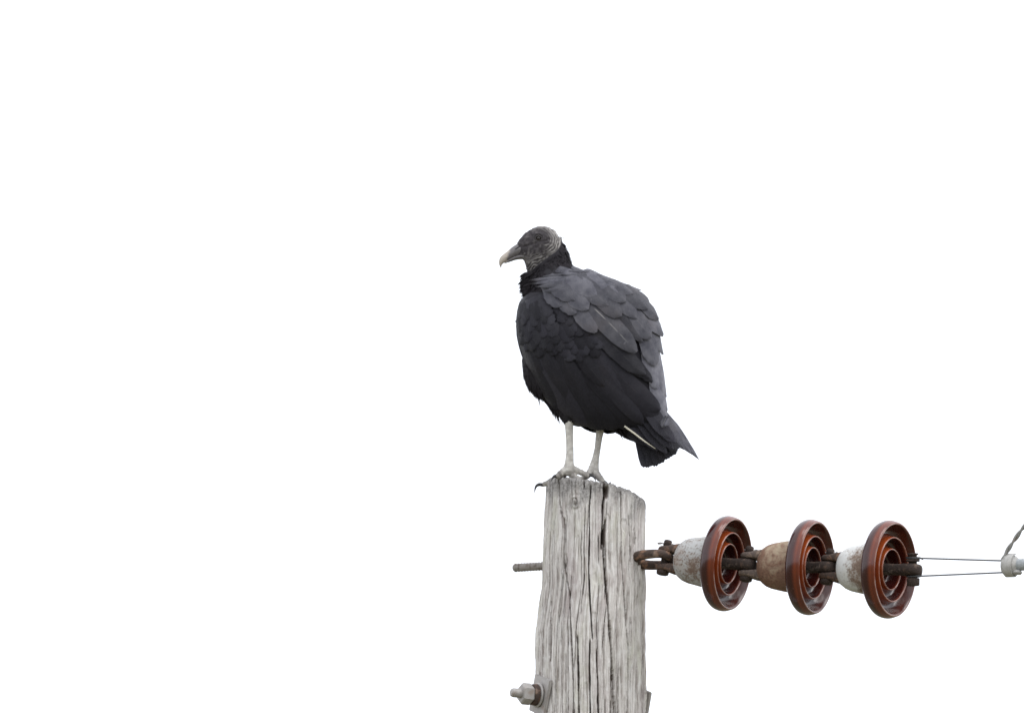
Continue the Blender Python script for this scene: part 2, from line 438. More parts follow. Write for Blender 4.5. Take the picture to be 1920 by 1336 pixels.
def build_pole():
    N = 1040; TOPL = 0.60; ROWS = 330
    th = np.linspace(0, 2 * math.pi, N, endpoint=False)     # theta 0 = +x, the camera side is -y
    ct, st = np.cos(th), np.sin(th)
    zt0 = top_plane(pole_c(Z_LEFT) + 0.094 * ct)
    ragged = 0.0016 * vnoise(th * 9, 3.1) + 0.0016 * vnoise(th * 60, 9.2) + 0.0055 * np.maximum(0, vnoise(th * 150, 1.2)) * (ct > 0.1)
    zt = zt0 + ragged
    s = np.concatenate([np.linspace(0, 0.02, 16, endpoint=False), np.linspace(0.02, TOPL, ROWS)])
    S, TH = np.meshgrid(s, th, indexing='ij')
    Z = zt[None, :] - S
    Zn = np.where(True, Z, Z)
    C = pole_c(Zn); R = pole_r(Zn)
    arc = TH * 0.1
    # knot: grain swerves round it
    kpx, kpy = 1078, 956
    kx = (kpx - 960) / 1000; kz = zpx(kpy)
    kth = math.atan2(-math.sqrt(max(1e-6, 0.0945 ** 2 - (kx - float(pole_c(kz))) ** 2)), kx - float(pole_c(kz))) % (2 * math.pi)
    dk = (TH - kth) * 0.0945; dz = Zn - kz
    g = np.exp(-(dk / 0.016) ** 2 - (dz / 0.030) ** 2)
    arcw = arc + 0.010 * g * np.sign(dk) * (1 - np.exp(-np.abs(dk) / 0.004)) + 0.0022 * vnoise(arc / 0.05, Zn / 0.16) + 0.0006 * vnoise(arc / 0.012, Zn / 0.05)
    d = np.zeros_like(Zn)
    d += 0.0020 * vnoise(arcw / 0.013, Zn / 0.35, 1.7)
    rid = 1 - np.abs(vnoise(arcw / 0.0065, Zn / 0.20, 5.2))
    d += -0.0022 * np.clip(rid - 0.84, 0, 1) / 0.16
    d += 0.0006 * vnoise(arcw / 0.0026, Zn / 0.06, 8.8) + 0.0006 * vnoise(arcw / 0.0018, Zn / 0.010, 2.1)
    d += 0.0016 * vnoise(arc / 0.045, Zn / 0.06, 3.0)
    d += 0.0026 * np.exp(-((dk) ** 2 + dz ** 2) / 0.015 ** 2) * np.cos(np.hypot(dk, dz * 0.8) / 0.0013 + 2 * vnoise(dk / 0.005, dz / 0.005))
    # flakes chipped from the surface
    chip = vnoise(arcw / 0.011, Zn / 0.035, 12.4)
    d -= 0.0016 * sstep(0.46, 0.54, chip)
    def crack(thc, z0, z1, wmm, dmm, TH=TH, R=R, Zn=Zn):
        """thc: theta at each Z"""
        dd = np.abs((TH - thc + math.pi) % (2 * math.pi) - math.pi) * R
        wv = wmm / 2000 * (0.9 + 0.4 * vnoise(Zn / 0.03, thc.mean() * 31))
        wv = np.maximum(wv, 0.0004)
        inside = sstep(z0 - 0.012, z0 + 0.012, Zn) * (1 - sstep(z1 - 0.006, z1 + 0.006, Zn))
        prof = np.clip(1 - (dd / (wv * 1.35)) ** 2, 0, 1) ** 0.5
        return -dmm / 1000 * prof * inside
    cracks = np.zeros_like(d)
    for poly, wmm, dmm in CRACKS:
        pz = np.array([zpx(p[1]) for p in poly]); pxx = np.array([(p[0] - 960) / 1000 for p in poly])
        o = np.argsort(pz); zz = Zn[:, 0:1] * 0 + Zn
        # front surface points appear raised a little by the upward view
        xr = np.interp(zz - 0.018, pz[o], pxx[o]) + 0.0005 * vnoise(zz / 0.03, dmm * 3.3 + wmm)
        sn = np.clip((xr - C) / R, -0.995, 0.995)
        tc_ = (2 * math.pi - np.arccos(sn))
        ci = np.where((th > tc_.min() - 0.08) & (th < tc_.max() + 0.08))[0]
        cracks[:, ci] = np.minimum(cracks[:, ci], crack(tc_[:, ci], pz.min() + 0.018, pz.max() + 0.018, wmm * 1.25, min(45.0, dmm * 2.6), TH[:, ci], R[:, ci], Zn[:, ci]))
    r2 = np.random.default_rng(3)
    for k in range(170):
        t0 = r2.uniform(0, 2 * math.pi); z1 = Z.max() - r2.uniform(0, 0.55); L = r2.uniform(0.06, 0.42)
        ci = np.where(np.abs((th - t0 + math.pi) % (2 * math.pi) - math.pi) < 0.11)[0]
        zc = Zn[:, ci]
        tcx = t0 + 0.035 * vnoise(zc / 0.15, k * 7.7) + 0.006 * vnoise(zc / 0.02, k * 3.1)
        cracks[:, ci] = np.minimum(cracks[:, ci], crack(tcx, z1 - L, z1, r2.uniform(0.9, 1.6), r2.uniform(6.0, 18.0), TH[:, ci], R[:, ci], zc))
    heart = sstep(0.0015, 0.009, -cracks) * (0.75 + 0.25 * vnoise(arc / 0.01, Zn / 0.05))
    d = d + cracks
    # worn rounding of the top edge, more on the low side
    rr = 0.006 + 0.010 * sstep(0.2, 0.95, ct)[None, :] + 0.001 * vnoise(th * 30, 4.4)[None, :]
    q = np.clip(1 - S / rr, 0, 1)
    d -= rr * (1 - np.sqrt(np.maximum(0, 1 - q * q))) * 0.9
    RR = R + d
    X = C + RR * ct[None, :]; Y = RR * st[None, :]
    V = np.stack([X, Y, Z], -1).reshape(-1, 3)
    nr = S.shape[0]
    U = np.stack([arc + 0 * Z, Z], -1).reshape(-1, 2)
    lich = (1 - sstep(0.010, 0.055, S + 0.022 * vnoise(arc / 0.015, Z / 0.02, 6))) * np.ones_like(Z)
    lich = np.maximum(lich, 0.5 * (1 - sstep(0.0, 0.09, S)) * sstep(0.1, 0.5, vnoise(arc / 0.03, Z / 0.03, 4)))
    A = lich.reshape(-1); Hh = heart.reshape(-1)
    def grid(n0, n):
        j = np.arange(N); j2 = (j + 1) % N; F = []
        i = np.arange(n - 1)[:, None]
        a = n0 + i * N + j[None]; b = n0 + i * N + j2[None]
        return np.stack([a, a + N, b + N, b], -1).reshape(-1, 4)
    F = [grid(0, nr)]
    # lower shaft to the ground, coarse
    zb = Z[-1].copy(); low = []
    zl = np.linspace(0, 1, 30)[1:]
    Vl, Ul = [], []
    base_d = d[-1]
    for t in zl:
        zz = zb * (1 - t) + (-0.25) * t
        fade = 0.6 + 0.4 * (1 - t)
        rr_ = pole_r(zz) + base_d * fade
        Vl.append(np.stack([pole_c(zz) + rr_ * ct, rr_ * st, zz], -1)); Ul.append(np.stack([th * 0.1, zz], -1))
    n0 = V.shape[0]
    V = np.concatenate([V] + Vl); U = np.concatenate([U] + Ul); A = np.concatenate([A, np.zeros(len(zl) * N)])
    F.append(grid(n0 - N, len(zl) + 1))
    # end-grain top
    n1 = V.shape[0]; RI = 40; Vt = []
    x0, y0, z0 = X[0], Y[0], Z[0]; cx = float(C[0].mean())
    for k in range(1, RI + 1):
        f = 1 - k / (RI + 0.5)
        xx = cx + (x0 - cx) * f; yy = y0 * f
        zz = top_plane(xx) + 0.0016 * vnoise(xx / 0.004, yy / 0.004, 1.1) + 0.0015 * vnoise(xx / 0.02, yy / 0.02) + (z0 - top_plane(x0)) * f ** 6
        Vt.append(np.stack([xx, yy, zz], -1))
    V = np.concatenate([V] + Vt); U = np.concatenate([U] + [v[:, :2] for v in Vt]); A = np.concatenate([A, np.ones(RI * N)])
    gt = grid(n1, RI)[:, ::-1]; F.append(gt)
    j = np.arange(N); j2 = (j + 1) % N
    F.append(np.stack([j, j2, n1 + j2, n1 + j], -1))
    F = np.concatenate(F)
    last = n1 + (RI - 1) * N
    me = bpy.data.meshes.new('utility_pole')
    nV = V.shape[0]; me.vertices.add(nV); me.vertices.foreach_set('co', V.astype(np.float32).ravel())
    nF = F.shape[0]; me.loops.add(nF * 4); me.loops.foreach_set('vertex_index', F.astype(np.int32).ravel())
    me.polygons.add(nF); me.polygons.foreach_set('loop_start', np.arange(nF, dtype=np.int32) * 4)
    me.polygons.foreach_set('use_smooth', np.ones(nF, dtype=bool))
    me.update(calc_edges=True)
    uv = me.uv_layers.new(name='UVMap'); uv.data.foreach_set('uv', U[F.ravel()].astype(np.float32).ravel())
    ah = me.attributes.new('heart', 'FLOAT', 'POINT'); ah.data.foreach_set('value', np.concatenate([Hh, np.zeros(V.shape[0] - Hh.shape[0])]).astype(np.float32))
    at = me.attributes.new('lichen', 'FLOAT', 'POINT'); at.data.foreach_set('value', A.astype(np.float32))
    me.materials.append(WOOD); me.validate()
    o = bpy.data.objects.new('utility_pole', me); col.objects.link(o)
    tag(o, 'weathered grey wooden utility pole with deep vertical cracks', 'pole')
    return o
build_pole()

# ------------------------------------------------------------------ bolts in the pole
def frame_from(origin, xdir, roll=0.0):
    x = xdir.normalized(); z = Vector((0, 0, 1)); y = z.cross(x).normalized(); z = x.cross(y)
    M = Matrix(((x.x, y.x, z.x, origin.x), (x.y, y.y, z.y, origin.y), (x.z, y.z, z.z, origin.z), (0, 0, 0, 1)))
    return M @ Matrix.Rotation(roll, 4, 'X')

def local_thing(name, label, cat, M, group=None):
    o = thing(name, label, cat, (0, 0, 0), group); o.matrix_world = M; return o

B = [P(1247, 1047, -0.062), P(1402, 1059, -0.062 - 0.071), P(1553, 1064, -0.062 - 0.071 - 0.066), P(1712, 1068, -0.062 - 0.071 - 0.066 - 0.083)]

def threaded(a0, a1, r, pitch=0.0028, n=16, depth=0.0009):
    prof = []; a = a0; k = 0
    while a < a1:
        prof.append((a, r - (depth if k % 2 else 0))); a += pitch / 2; k += 1
    prof.append((a1, r)); return prof

def build_eye_bolt():
    A0 = P(962, 1064, 0.070)                      # plain threaded end, behind the pole's far side
    A1 = P(1196, 1050.5, -0.040)
    M = frame_from(A0, A1 - A0, math.radians(-20)); L = (A1 - A0).length
    t = local_thing('eye_bolt', 'rusty eye bolt running through the pole and holding the insulator string', 'bolt', M)
    prof = [(0.0, 0.003), (0.001, 0.0055), (0.004, 0.0078)] + threaded(0.006, 0.066, 0.0086, 0.0060, 16, 0.0019) + [(L, 0.0085)]
    mesh_obj('shaft', *lathe(prof, 20), PEG, t)
    # forged eye: an oval ring around the first clevis pin, opening between the clevis ears
    pts = []
    Bl = M.inverted() @ B[0]
    a0, a1, hw = L - 0.004, Bl.x + 0.012, 0.0235
    for k in range(40):
        an = 2 * math.pi * k / 40
        ca, sa = math.cos(an), math.sin(an)
        ea = math.copysign(abs(ca) ** 0.8, ca); es = math.copysign(abs(sa) ** 0.8, sa)
        f = (ea + 1) / 2
        pts.append(Vector((a0 + (a1 - a0) * f, Bl.y * f + hw * es * (0.8 + 0.2 * f), Bl.z * f)))
    rings = []; n = 14
    for i, p in enumerate(pts):
        tng = (pts[(i + 1) % 40] - pts[i - 1]).normalized(); sdv = tng.cross(Vector((0, 0, 1))).normalized(); uv_ = sdv.cross(tng)
        rad = 0.0088 + 0.0012 * math.cos(2 * math.pi * i / 40 + math.pi)
        rings.append([p + sdv * (rad * math.cos(2 * math.pi * q / n)) + uv_ * (rad * math.sin(2 * math.pi * q / n)) for q in range(n)])
    V = [v for r in rings for v in r]
    F = [(i * n + q, i * n + (q + 1) % n, ((i + 1) % 40) * n + (q + 1) % n, ((i + 1) % 40) * n + q) for i in range(40) for q in range(n)]
    mesh_obj('eye', V, F, RUST, t)
    mesh_obj('collar', *lathe([(L - 0.022, 0.009), (L - 0.018, 0.0125), (L - 0.008, 0.0135), (L + 0.002, 0.011), (L + 0.006, 0.006)], 20), RUST, t)
build_eye_bolt()

def build_through_bolt():
    A0 = P(958, 1297, -0.075); A1 = P(1106, 1312, 0.0)
    ax = (A1 - A0)
    M = frame_from(A0, ax, math.radians(19.5))
    t = local_thing('through_bolt', 'galvanised through bolt with hex nut and square washer low on the pole', 'bolt', M)
    full = ax.length * 2 - 0.046
    prof = [(0.0, 0.004), (0.001, 0.0072), (0.004, 0.0086)] + threaded(0.006, 0.05, 0.0090) + [(full, 0.0088)]
    mesh_obj('shaft', *lathe(prof, 20), GALV, t)
    nb = bmesh.new(); 
    def hexnut(a, h, r):
        rr = []
        for aa, rad in ((a, r * 0.86), (a + 0.003, r), (a + h - 0.003, r), (a + h, r * 0.88)):
            rr.append([Vector((aa, rad * math.cos(math.pi / 3 * k + 0.3), rad * math.sin(math.pi / 3 * k + 0.3))) for k in range(6)])
        return loft(rr)
    nb.free()
    mesh_obj('hex_nut', *hexnut(0.021, 0.021, 0.0205), GALV, t, smooth=False)
    mesh_obj('round_washer', *lathe([(0.0425, 0.009), (0.0425, 0.0185), (0.0435, 0.0195), (0.052, 0.0205), (0.053, 0.019), (0.053, 0.009)], 32), RUST, t)
    mesh_obj('lock_washer', *lathe([(0.0535, 0.009), (0.0535, 0.022), (0.0545, 0.0235), (0.057, 0.023), (0.058, 0.009)], 32), GALV, t)
    mesh_obj('square_washer', *box(0.062, 0, 0, 0.006, 0.066, 0.070, 0.0015), GALV, t, smooth=False)
    mesh_obj('square_washer', *box(full - 0.0095, 0.0, 0, 0.007, 0.052, 0.062, 0.0015), GALV, t, smooth=False)
    mesh_obj('bolt_head', *hexnut(full - 0.006, 0.006, 0.016), GALV, t, smooth=False)
build_through_bolt()

# ------------------------------------------------------------------ the insulator string
def porcelain_profile():
    """(a, r, thin) along the axis from the back of the shell, round the rim and into the ribbed underside"""
    return [
        (0.104, 0.040, 0), (0.105, 0.052, 0), (0.1065, 0.064, 0), (0.1085, 0.076, 0), (0.111, 0.0835, 0.0), (0.1155, 0.0882, 0.0),
        (0.122, 0.0902, 0.0), (0.1275, 0.0905, 0.06), (0.1325, 0.0895, 0.42), (0.1358, 0.0882, 0.30), (0.139, 0.0868, 0.36), (0.1402, 0.0848, 0.40), (0.1398, 0.0828, 0.20),
        (0.137, 0.0812, 0.10), (0.131, 0.0790, 0.10), (0.124, 0.0755, 0.08), (0.119, 0.0715, 0.05), (0.1175, 0.0675, 0.05), (0.1185, 0.0640, 0.4),
        (0.124, 0.0618, 1.0), (0.131, 0.0606, 1.0), (0.1352, 0.0598, 0.9), (0.1366, 0.0585, 0.7), (0.1355, 0.0570, 0.4), (0.131, 0.0560, 0.0),
        (0.122, 0.0545, 0), (0.117, 0.0515, 0), (0.1155, 0.0470, 0.05), (0.1165, 0.0430, 0.4),
        (0.121, 0.0405, 1.0), (0.127, 0.0393, 1.0), (0.1312, 0.0385, 0.9), (0.1328, 0.0372, 0.7), (0.1316, 0.0358, 0.4), (0.127, 0.0350, 0.0),
        (0.116, 0.0335, 0), (0.109, 0.0305, 0), (0.107, 0.0270, 0), (0.109, 0.0240, 0.1), (0.114, 0.0225, 0.2), (0.116, 0.0210, 0.1), (0.112, 0.0195, 0), (0.104, 0.0180, 0), (0.104, 0.008, 0)]

def build_insulator(i, M, length, label, cap_mat, ear_mat, pin_mat):
    t = local_thing('disc_insulator', label, 'insulator', M, None)
    R0 = 0.985 + 0.022 * (i == 2)
    # iron cap: bell with a rolled lip
    capp = [(0.0285, 0.010), (0.0285, 0.0245), (0.0300, 0.0280), (0.0345, 0.0340), (0.042, 0.0390), (0.052, 0.0425), (0.064, 0.0448), (0.078, 0.0472),
            (0.092, 0.0485), (0.102, 0.0488), (0.1075, 0.0482), (0.1085, 0.046), (0.1085, 0.030)]
    v, f = lathe(capp, 72)
    v = [Vector((p.x + 0.0006 * float(vnoise(p.x * 90, p.y * 90, p.z * 90 + i * 9)), *((Vector((p.y, p.z)) * (1 + 0.012 * float(vnoise(p.x * 60, p.y * 60, p.z * 60 + i * 5))))[:]))) for p in v]
    cap = mesh_obj('cap', v, f, cap_mat, t)
    ears = []
    for s in (1, -1):
        # clevis ear: forged lug rounded round the pin, swelling back into the cap
        out = [(0.036, -0.0190), (0.022, -0.0160), (0.008, -0.0150), (-0.004, -0.0145), (-0.0115, -0.0110), (-0.0150, -0.0055), (-0.0158, 0.0), (-0.0150, 0.0055), (-0.0115, 0.0110), (-0.004, 0.0145), (0.008, 0.0150), (0.022, 0.0160), (0.036, 0.0190)]
        z0, z1 = 0.0122, 0.0222
        vv = []
        for zz, k in ((z0, 0.88), (z0 + 0.0018, 1.0), (z1 - 0.0030, 1.0), (z1, 0.80)):
            vv.append([Vector((x if x > 0.03 else x * k, y * k, s * (zz + (0.0065 if zz > 0.016 else -0.002) * max(0.0, (x - 0.004) / 0.032)))) for x, y in out])
        vv = vv if s > 0 else [list(reversed(r)) for r in vv]
        ears.append(mesh_obj('clevis_ear', *loft(vv), ear_mat, cap))
    # pin through the ears: head, shank, cotter
    bolt = [(-0.0315, 0.004), (-0.0310, 0.0095), (-0.0295, 0.0115), (-0.0245, 0.0120), (-0.0232, 0.0112), (-0.0230, 0.0072), (0.0235, 0.0072), (0.0237, 0.0082), (0.0345, 0.0076), (0.0358, 0.0060), (0.0360, 0.002)]
    bv, bf = lathe(bolt, 20)
    bv = [Vector((p.y, p.z, p.x)) for p in bv]
    pin = mesh_obj('clevis_pin', bv, [tuple(reversed(q)) for q in bf], RUST_DARK, t)
    lp = [Vector((0.011 * (-1 if i == 0 else 1), 0, 0.0285))]
    sgn = -1 if i == 0 else 1
    ring = [Vector((sgn * (0.0125 + 0.0038 * (1 - math.cos(a))), 0.0034 * math.sin(a), 0.0290 + 0.001 * math.cos(a))) for a in np.linspace(0, 2 * math.pi, 18)]
    cot = merge([tube([Vector((-0.011, 0, 0.029)), Vector((0.011, 0, 0.029))], [0.0014] * 2, 8), tube(ring, [0.0012] * len(ring), 8, up=Vector((0, 0, 1)))])
    mesh_obj('cotter', *cot, GALV, pin)
    # glazed porcelain shell
    pp = porcelain_profile()
    # refine the profile so that the gloss flows
    rp = smooth_path([(a, r, h) for a, r, h in pp], 3)
    pv, pf = lathe([(q[0], q[1] * R0) for q in rp], 128)
    thin = np.repeat(np.clip([q[2] for q in rp], 0, 1), 128)  # thin glaze, and inter-reflected light painted on outer rib walls
    crest_glint = np.repeat([max(math.exp(-((q[1] - rc) / 0.0009) ** 2 - ((q[0] - ac) / 0.0016) ** 2) for ac, rc in ((0.1402, 0.0848), (0.1366, 0.0585), (0.1328, 0.0372))) for q in rp], 128)
    disc = mesh_obj('porcelain_disc', pv, pf, GLAZE, t, attrs={'thin': thin, 'crest_glint': crest_glint})
    # cement and pin with its tongue
    mesh_obj('cement_joint', *lathe([(0.100, 0.0178), (0.1085, 0.0172), (0.110, 0.0150), (0.1105, 0.0085)], 40), CEMENT, disc)
    Lb = length
    pth = [(0.104, 0.0108, 0.0108), (0.120, 0.0105, 0.0105), (0.138, 0.0108, 0.0100), (Lb - 0.022, 0.0130, 0.0104), (Lb - 0.012, 0.0165, 0.0112), (Lb, 0.0185, 0.0114), (Lb + 0.008, 0.0175, 0.0112), (Lb + 0.0135, 0.0125, 0.0105), (Lb + 0.0165, 0.0060, 0.0075), (Lb + 0.0170, 0.0015, 0.002)]
    rings = []
    for a, hy, hz in pth:
        ring = []
        for q in range(22):
            an = 2 * math.pi * q / 22; c_, s_ = math.cos(an), math.sin(an)
            ring.append(Vector((a, hy * math.copysign(abs(c_) ** 0.75, c_), hz * math.copysign(abs(s_) ** 0.75, s_))))
        rings.append(ring)
    mesh_obj('tongue_pin', *loft(rings), pin_mat, t)
    return t

CAP_A = mat_cap('cap_grey_paint', (0.34, 0.34, 0.335), (0.50, 0.50, 0.49), (0.16, 0.11, 0.085), (0.34, 0.27, 0.215), 1.3, 0.56, 0.9, -1.2, (0.36, 0.27, 0.22), 0.66)
CAP_B = mat_cap('cap_brown_rust', (0.38, 0.31, 0.22), (0.27, 0.18, 0.125), (0.095, 0.050, 0.035), (0.26, 0.15, 0.10), 5.1, 0.42, -0.8, -2.0, (0.33, 0.27, 0.19), 0.74)
CAP_C = mat_cap('cap_white_flaking', (0.50, 0.50, 0.49), (0.68, 0.68, 0.66), (0.17, 0.12, 0.09), (0.38, 0.30, 0.24), 3.7, 0.54, 5.5, -0.8, (0.60, 0.59, 0.56), 0.68)
labels = ['brown disc insulator with grey cap, linked to the eye bolt at the pole',
          'brown disc insulator with a wholly rusty cap, middle of the string',
          'brown disc insulator with flaking white cap, holding the two thin wires']
caps = [CAP_A, CAP_B, CAP_C]
rolls = [math.radians(-6), math.radians(-5), math.radians(-6)]
MS = []
for i in range(3):
    ax = B[i + 1] - B[i]
    M = frame_from(B[i], ax, rolls[i]); MS.append(M)
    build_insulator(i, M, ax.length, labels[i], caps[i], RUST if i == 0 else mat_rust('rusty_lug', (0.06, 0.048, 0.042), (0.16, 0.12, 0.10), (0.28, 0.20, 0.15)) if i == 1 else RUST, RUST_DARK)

# ------------------------------------------------------------------ end pin, bridle wires, cable and jumper
LINE = (P(1884, 1064, B[3].y - 0.088) - B[3])
M4 = frame_from(B[3], LINE, math.radians(8))
t = local_thing('end_pin', 'dark rusted pin with split cotter carrying the thin bridle wires', 'pin', M4)
bolt = [(-0.0300, 0.004), (-0.0295, 0.0100), (-0.0280, 0.0118), (-0.0160, 0.0122), (-0.0148, 0.0112), (-0.0146, 0.0075), (0.0150, 0.0075), (0.0152, 0.0125), (0.0185, 0.0130), (0.0195, 0.0120), (0.0197, 0.0076), (0.0270, 0.0076), (0.0285, 0.0105), (0.0310, 0.0105), (0.0315, 0.003)]
bv, bf = lathe(bolt, 22)
mesh_obj('shank', [Vector((p.y, p.z, p.x)) for p in bv], [tuple(reversed(q)) for q in bf], RUST_DARK, t)
mesh_obj('cotter', *tube([Vector((-0.012, -0.004, 0.0235)), Vector((0.0, -0.002, 0.0235)), Vector((0.013, 0.003, 0.0225)), Vector((0.018, 0.006, 0.0195))], [0.0016] * 4, 8), RUST_DARK, t)

COLL = P(1882, 1060, B[3].y - 0.088)
WIRE = mat_simple('thin_steel_wire', (0.055, 0.058, 0.062), 0.5, 0.0)
def wire(path, r, n=8): return tube([Vector(tuple(p)) for p in smooth_path([tuple(p) for p in path], 5)], [r] * ((len(path) - 1) * 5 + 1), n)
yT, yB = M4 @ Vector((0.004, -0.009, 0.022)), M4 @ Vector((0.004, -0.010, -0.012))
yT2, yB2 = M4 @ Vector((-0.011, 0.0, 0.0218)), M4 @ Vector((-0.012, 0.002, -0.0125))
cT, cB = P(1880, 1050.5, COLL.y - 0.004), P(1882, 1072.5, COLL.y - 0.004)
bw = thing('bridle_wire', 'two thin steel wires stretched from the end pin to the pale cable clamp', 'wire', B[3])
for nm, q in (('strand', [cT, cT.lerp(yT, 0.5), yT, yT2, M4 @ Vector((0.002, 0.0125, 0.0215)), M4 @ Vector((0.013, 0.002, 0.021))]),
              ('strand', [cB, cB.lerp(yB, 0.5), yB, yB2, M4 @ Vector((0.0, 0.0135, -0.0125)), M4 @ Vector((0.0135, 0.002, -0.012))])):
    adopt(mesh_obj(nm, *wire(q, 0.0016), WIRE, None), bw)

Mc = frame_from(COLL, LINE)
cl = local_thing('line_cable', 'thick grey cable starting at a pale strap clamp right of the insulators', 'cable', Mc)
mcl = Mat('pale_clamp', Roughness=0.7); nC = mcl.noise(mcl.coord('Object'), 110, 5, 0.65)
mcl.base(mcl.ramp(nC, [(0.3, (0.27, 0.265, 0.25)), (0.6, (0.43, 0.42, 0.40)), (0.75, (0.30, 0.26, 0.23))])); mcl.bump(nC, 0.4, 0.001)
mca = Mat('grey_cable', Roughness=0.6); nC2 = mca.noise(mca.coord('Object'), 260, 5, 0.7)
mca.base(mca.ramp(nC2, [(0.3, (0.24, 0.26, 0.27)), (0.7, (0.40, 0.42, 0.43))])); mca.bump(nC2, 0.35, 0.0008)
# the cable itself: slightly curved start, then a long sagging run towards the next pole
pts = [Vector((0.004, 0, 0)), Vector((0.03, 0, 0.001)), Vector((0.08, 0.0, 0.003)), Vector((0.2, 0, 0.004))] + [Vector((x, 0, 0.004 + 0.02 * x - 0.018 * x * (1 - x / 60))) for x in np.linspace(0.6, 32, 30)]
mesh_obj('sheath', *tube(pts, [0.0112] * len(pts), 20), mca.m, cl)
# strap clamp: wide band with a rolled lug
strap = []
for k in range(41):
    an = -0.35 + 2 * math.pi * k / 40 * 1.04
    rr = 0.0182 + 0.0022 * k / 40
    strap.append((an, rr))
rings = []
for an, rr in strap:
    ca, sa = math.cos(an), math.sin(an); sh = 0.006 * (an / 6.5)
    rings.append([Vector((0.002 + sh, rr * sa, rr * ca)), Vector((0.003 + sh, (rr + 0.0022) * sa, (rr + 0.0022) * ca)), Vector((0.019 + sh, (rr + 0.0022) * sa, (rr + 0.0022) * ca)), Vector((0.0205 + sh, rr * sa, rr * ca))])
v, f = loft(rings)
mesh_obj('clamp_strap', v, f, mcl.m, cl)
mesh_obj('clamp_body', *lathe([(0.001, 0.006), (0.001, 0.0165), (0.003, 0.0180), (0.023, 0.0180), (0.026, 0.0165), (0.029, 0.0135), (0.030, 0.0112)], 32), mcl.m, cl)
mesh_obj('clamp_lug', *box(0.029, -0.004, -0.0135, 0.017, 0.016, 0.008, 0.002), mcl.m, cl)

# two-strand twisted jumper rising from the clamp
J = [P(1880, 1052, COLL.y - 0.012), P(1881, 1047, COLL.y - 0.014), P(1888, 1033, COLL.y - 0.016), P(1904, 1009, COLL.y - 0.024), P(1922, 985, COLL.y - 0.034), P(1955, 955, COLL.y - 0.05),
     P(2010, 932, COLL.y - 0.08), P(2080, 935, COLL.y - 0.115), P(2150, 975, COLL.y - 0.150), P(2200, 1042, COLL.y - 0.172), P(2212, 1058, COLL.y - 0.172)]
jp = [Vector(tuple(p)) for p in smooth_path([tuple(p) for p in J], 14)]
jt = thing('jumper_wire', 'twisted two-strand grey wire rising from the cable clamp', 'wire', J[0])
mj = mat_galv('dull_grey_strand', (0.16, 0.16, 0.15), (0.30, 0.29, 0.27), 0.7, 0.0)
for s in (0, 1):
    path = []; dist = 0.0
    for i, p in enumerate(jp):
        if i: dist += (p - jp[i - 1]).length
        tg = (jp[min(i + 1, len(jp) - 1)] - jp[max(i - 1, 0)]).normalized()
        sdv = tg.cross(Vector((0, 1, 0))).normalized(); uu = sdv.cross(tg)
        an = dist / 0.055 * 2 * math.pi + s * math.pi
        path.append(p + sdv * (0.0022 * math.cos(an)) + uu * (0.0022 * math.sin(an)))
    adopt(mesh_obj('strand', *tube(path, [0.0024] * len(path), 10), mj, None), jt)
tag(jt, 'twisted two-strand grey wire rising from the cable clamp', 'wire')

# ------------------------------------------------------------------ the vulture
YB = -0.050       # depth of the bird's midline
bird = thing('black_vulture', 'black vulture with wrinkled grey head perched on the wooden pole', 'bird', P(1090, 896, YB))

# --- outline table: py, left, right, half depth (mm)
ROWS_ = [(444, 1044, 1052, 5), (453, 1042, 1060, 11), (466, 1040, 1067, 17), (476, 1030, 1071, 24), (490, 1012, 1073, 30), (503, 996, 1079, 36), (515, 986, 1107, 44), (528, 983, 1143, 54), (540, 985, 1176, 62), (550, 985, 1199, 70), (557, 977, 1207, 73),
         (566, 971, 1213, 76), (582, 967, 1224, 81), (600, 965, 1232, 85), (620, 966, 1235, 87), (640, 970, 1237, 88), (660, 976, 1239, 87), (680, 984, 1241, 84), (700, 991, 1243, 79),
         (720, 1003, 1245, 72), (740, 1018, 1247, 64), (760, 1036, 1249, 55), (780, 1058, 1250, 45), (792, 1078, 1248, 38), (801, 1100, 1240, 28), (806, 1120, 1215, 14)]
rt = np.array(ROWS_, float)
def row(py, k=0.0):
    return [float(np.interp(py, rt[:, 0], rt[:, c])) for c in (1, 2, 3)]
def sm(a, k=7):
    ker = np.hanning(k + 2)[1:-1]; ker /= ker.sum(); p = k // 2
    return np.convolve(np.pad(a, p, mode='edge'), ker, mode='valid')
def body_rings(py0, py1, n, inset, seg=56, ex=2.25, hdf=1.0):
    pys = np.linspace(py0, py1, n)
    L = sm(np.interp(pys, rt[:, 0], rt[:, 1])); R_ = sm(np.interp(pys, rt[:, 0], rt[:, 2])); H = sm(np.interp(pys, rt[:, 0], rt[:, 3]))
    rings = []
    for py, l, r, h in zip(pys, L, R_, H):
        l, r, h = l + inset, r - inset, max(h * hdf - inset, 4)
        c = P((l + r) / 2, py, YB); hx = max((r - l) / 2000, 0.004); hy = h / 1000
        ring = []
        for k in range(seg):
            an = 2 * math.pi * k / seg; ca, sa = math.cos(an), math.sin(an)
            ring.append(Vector((c.x + hx * math.copysign(abs(ca) ** (2 / ex), ca), c.y + hy * math.copysign(abs(sa) ** (2 / ex), sa), c.z)))
        rings.append(ring)
    return rings
gv, gf = loft(body_rings(444, 806, 110, 0))
GUIDE = BVHTree.FromPolygons(gv, gf)

def poly_rings(tab, axis='row', seg=32, ex=2.0):
    """tab rows: (py, left, right, half depth[, depth centre])"""
    rings = []
    for q in tab:
        py, l, r, h = q[:4]; yc = YB + (q[4] if len(q) > 4 else 0)
        c = P((l + r) / 2, py, yc); hx = (r - l) / 2000
        rings.append([Vector((c.x + hx * math.cos(2 * math.pi * k / seg), c.y + h / 1000 * math.sin(2 * math.pi * k / seg), c.z)) for k in range(seg)])
    return rings

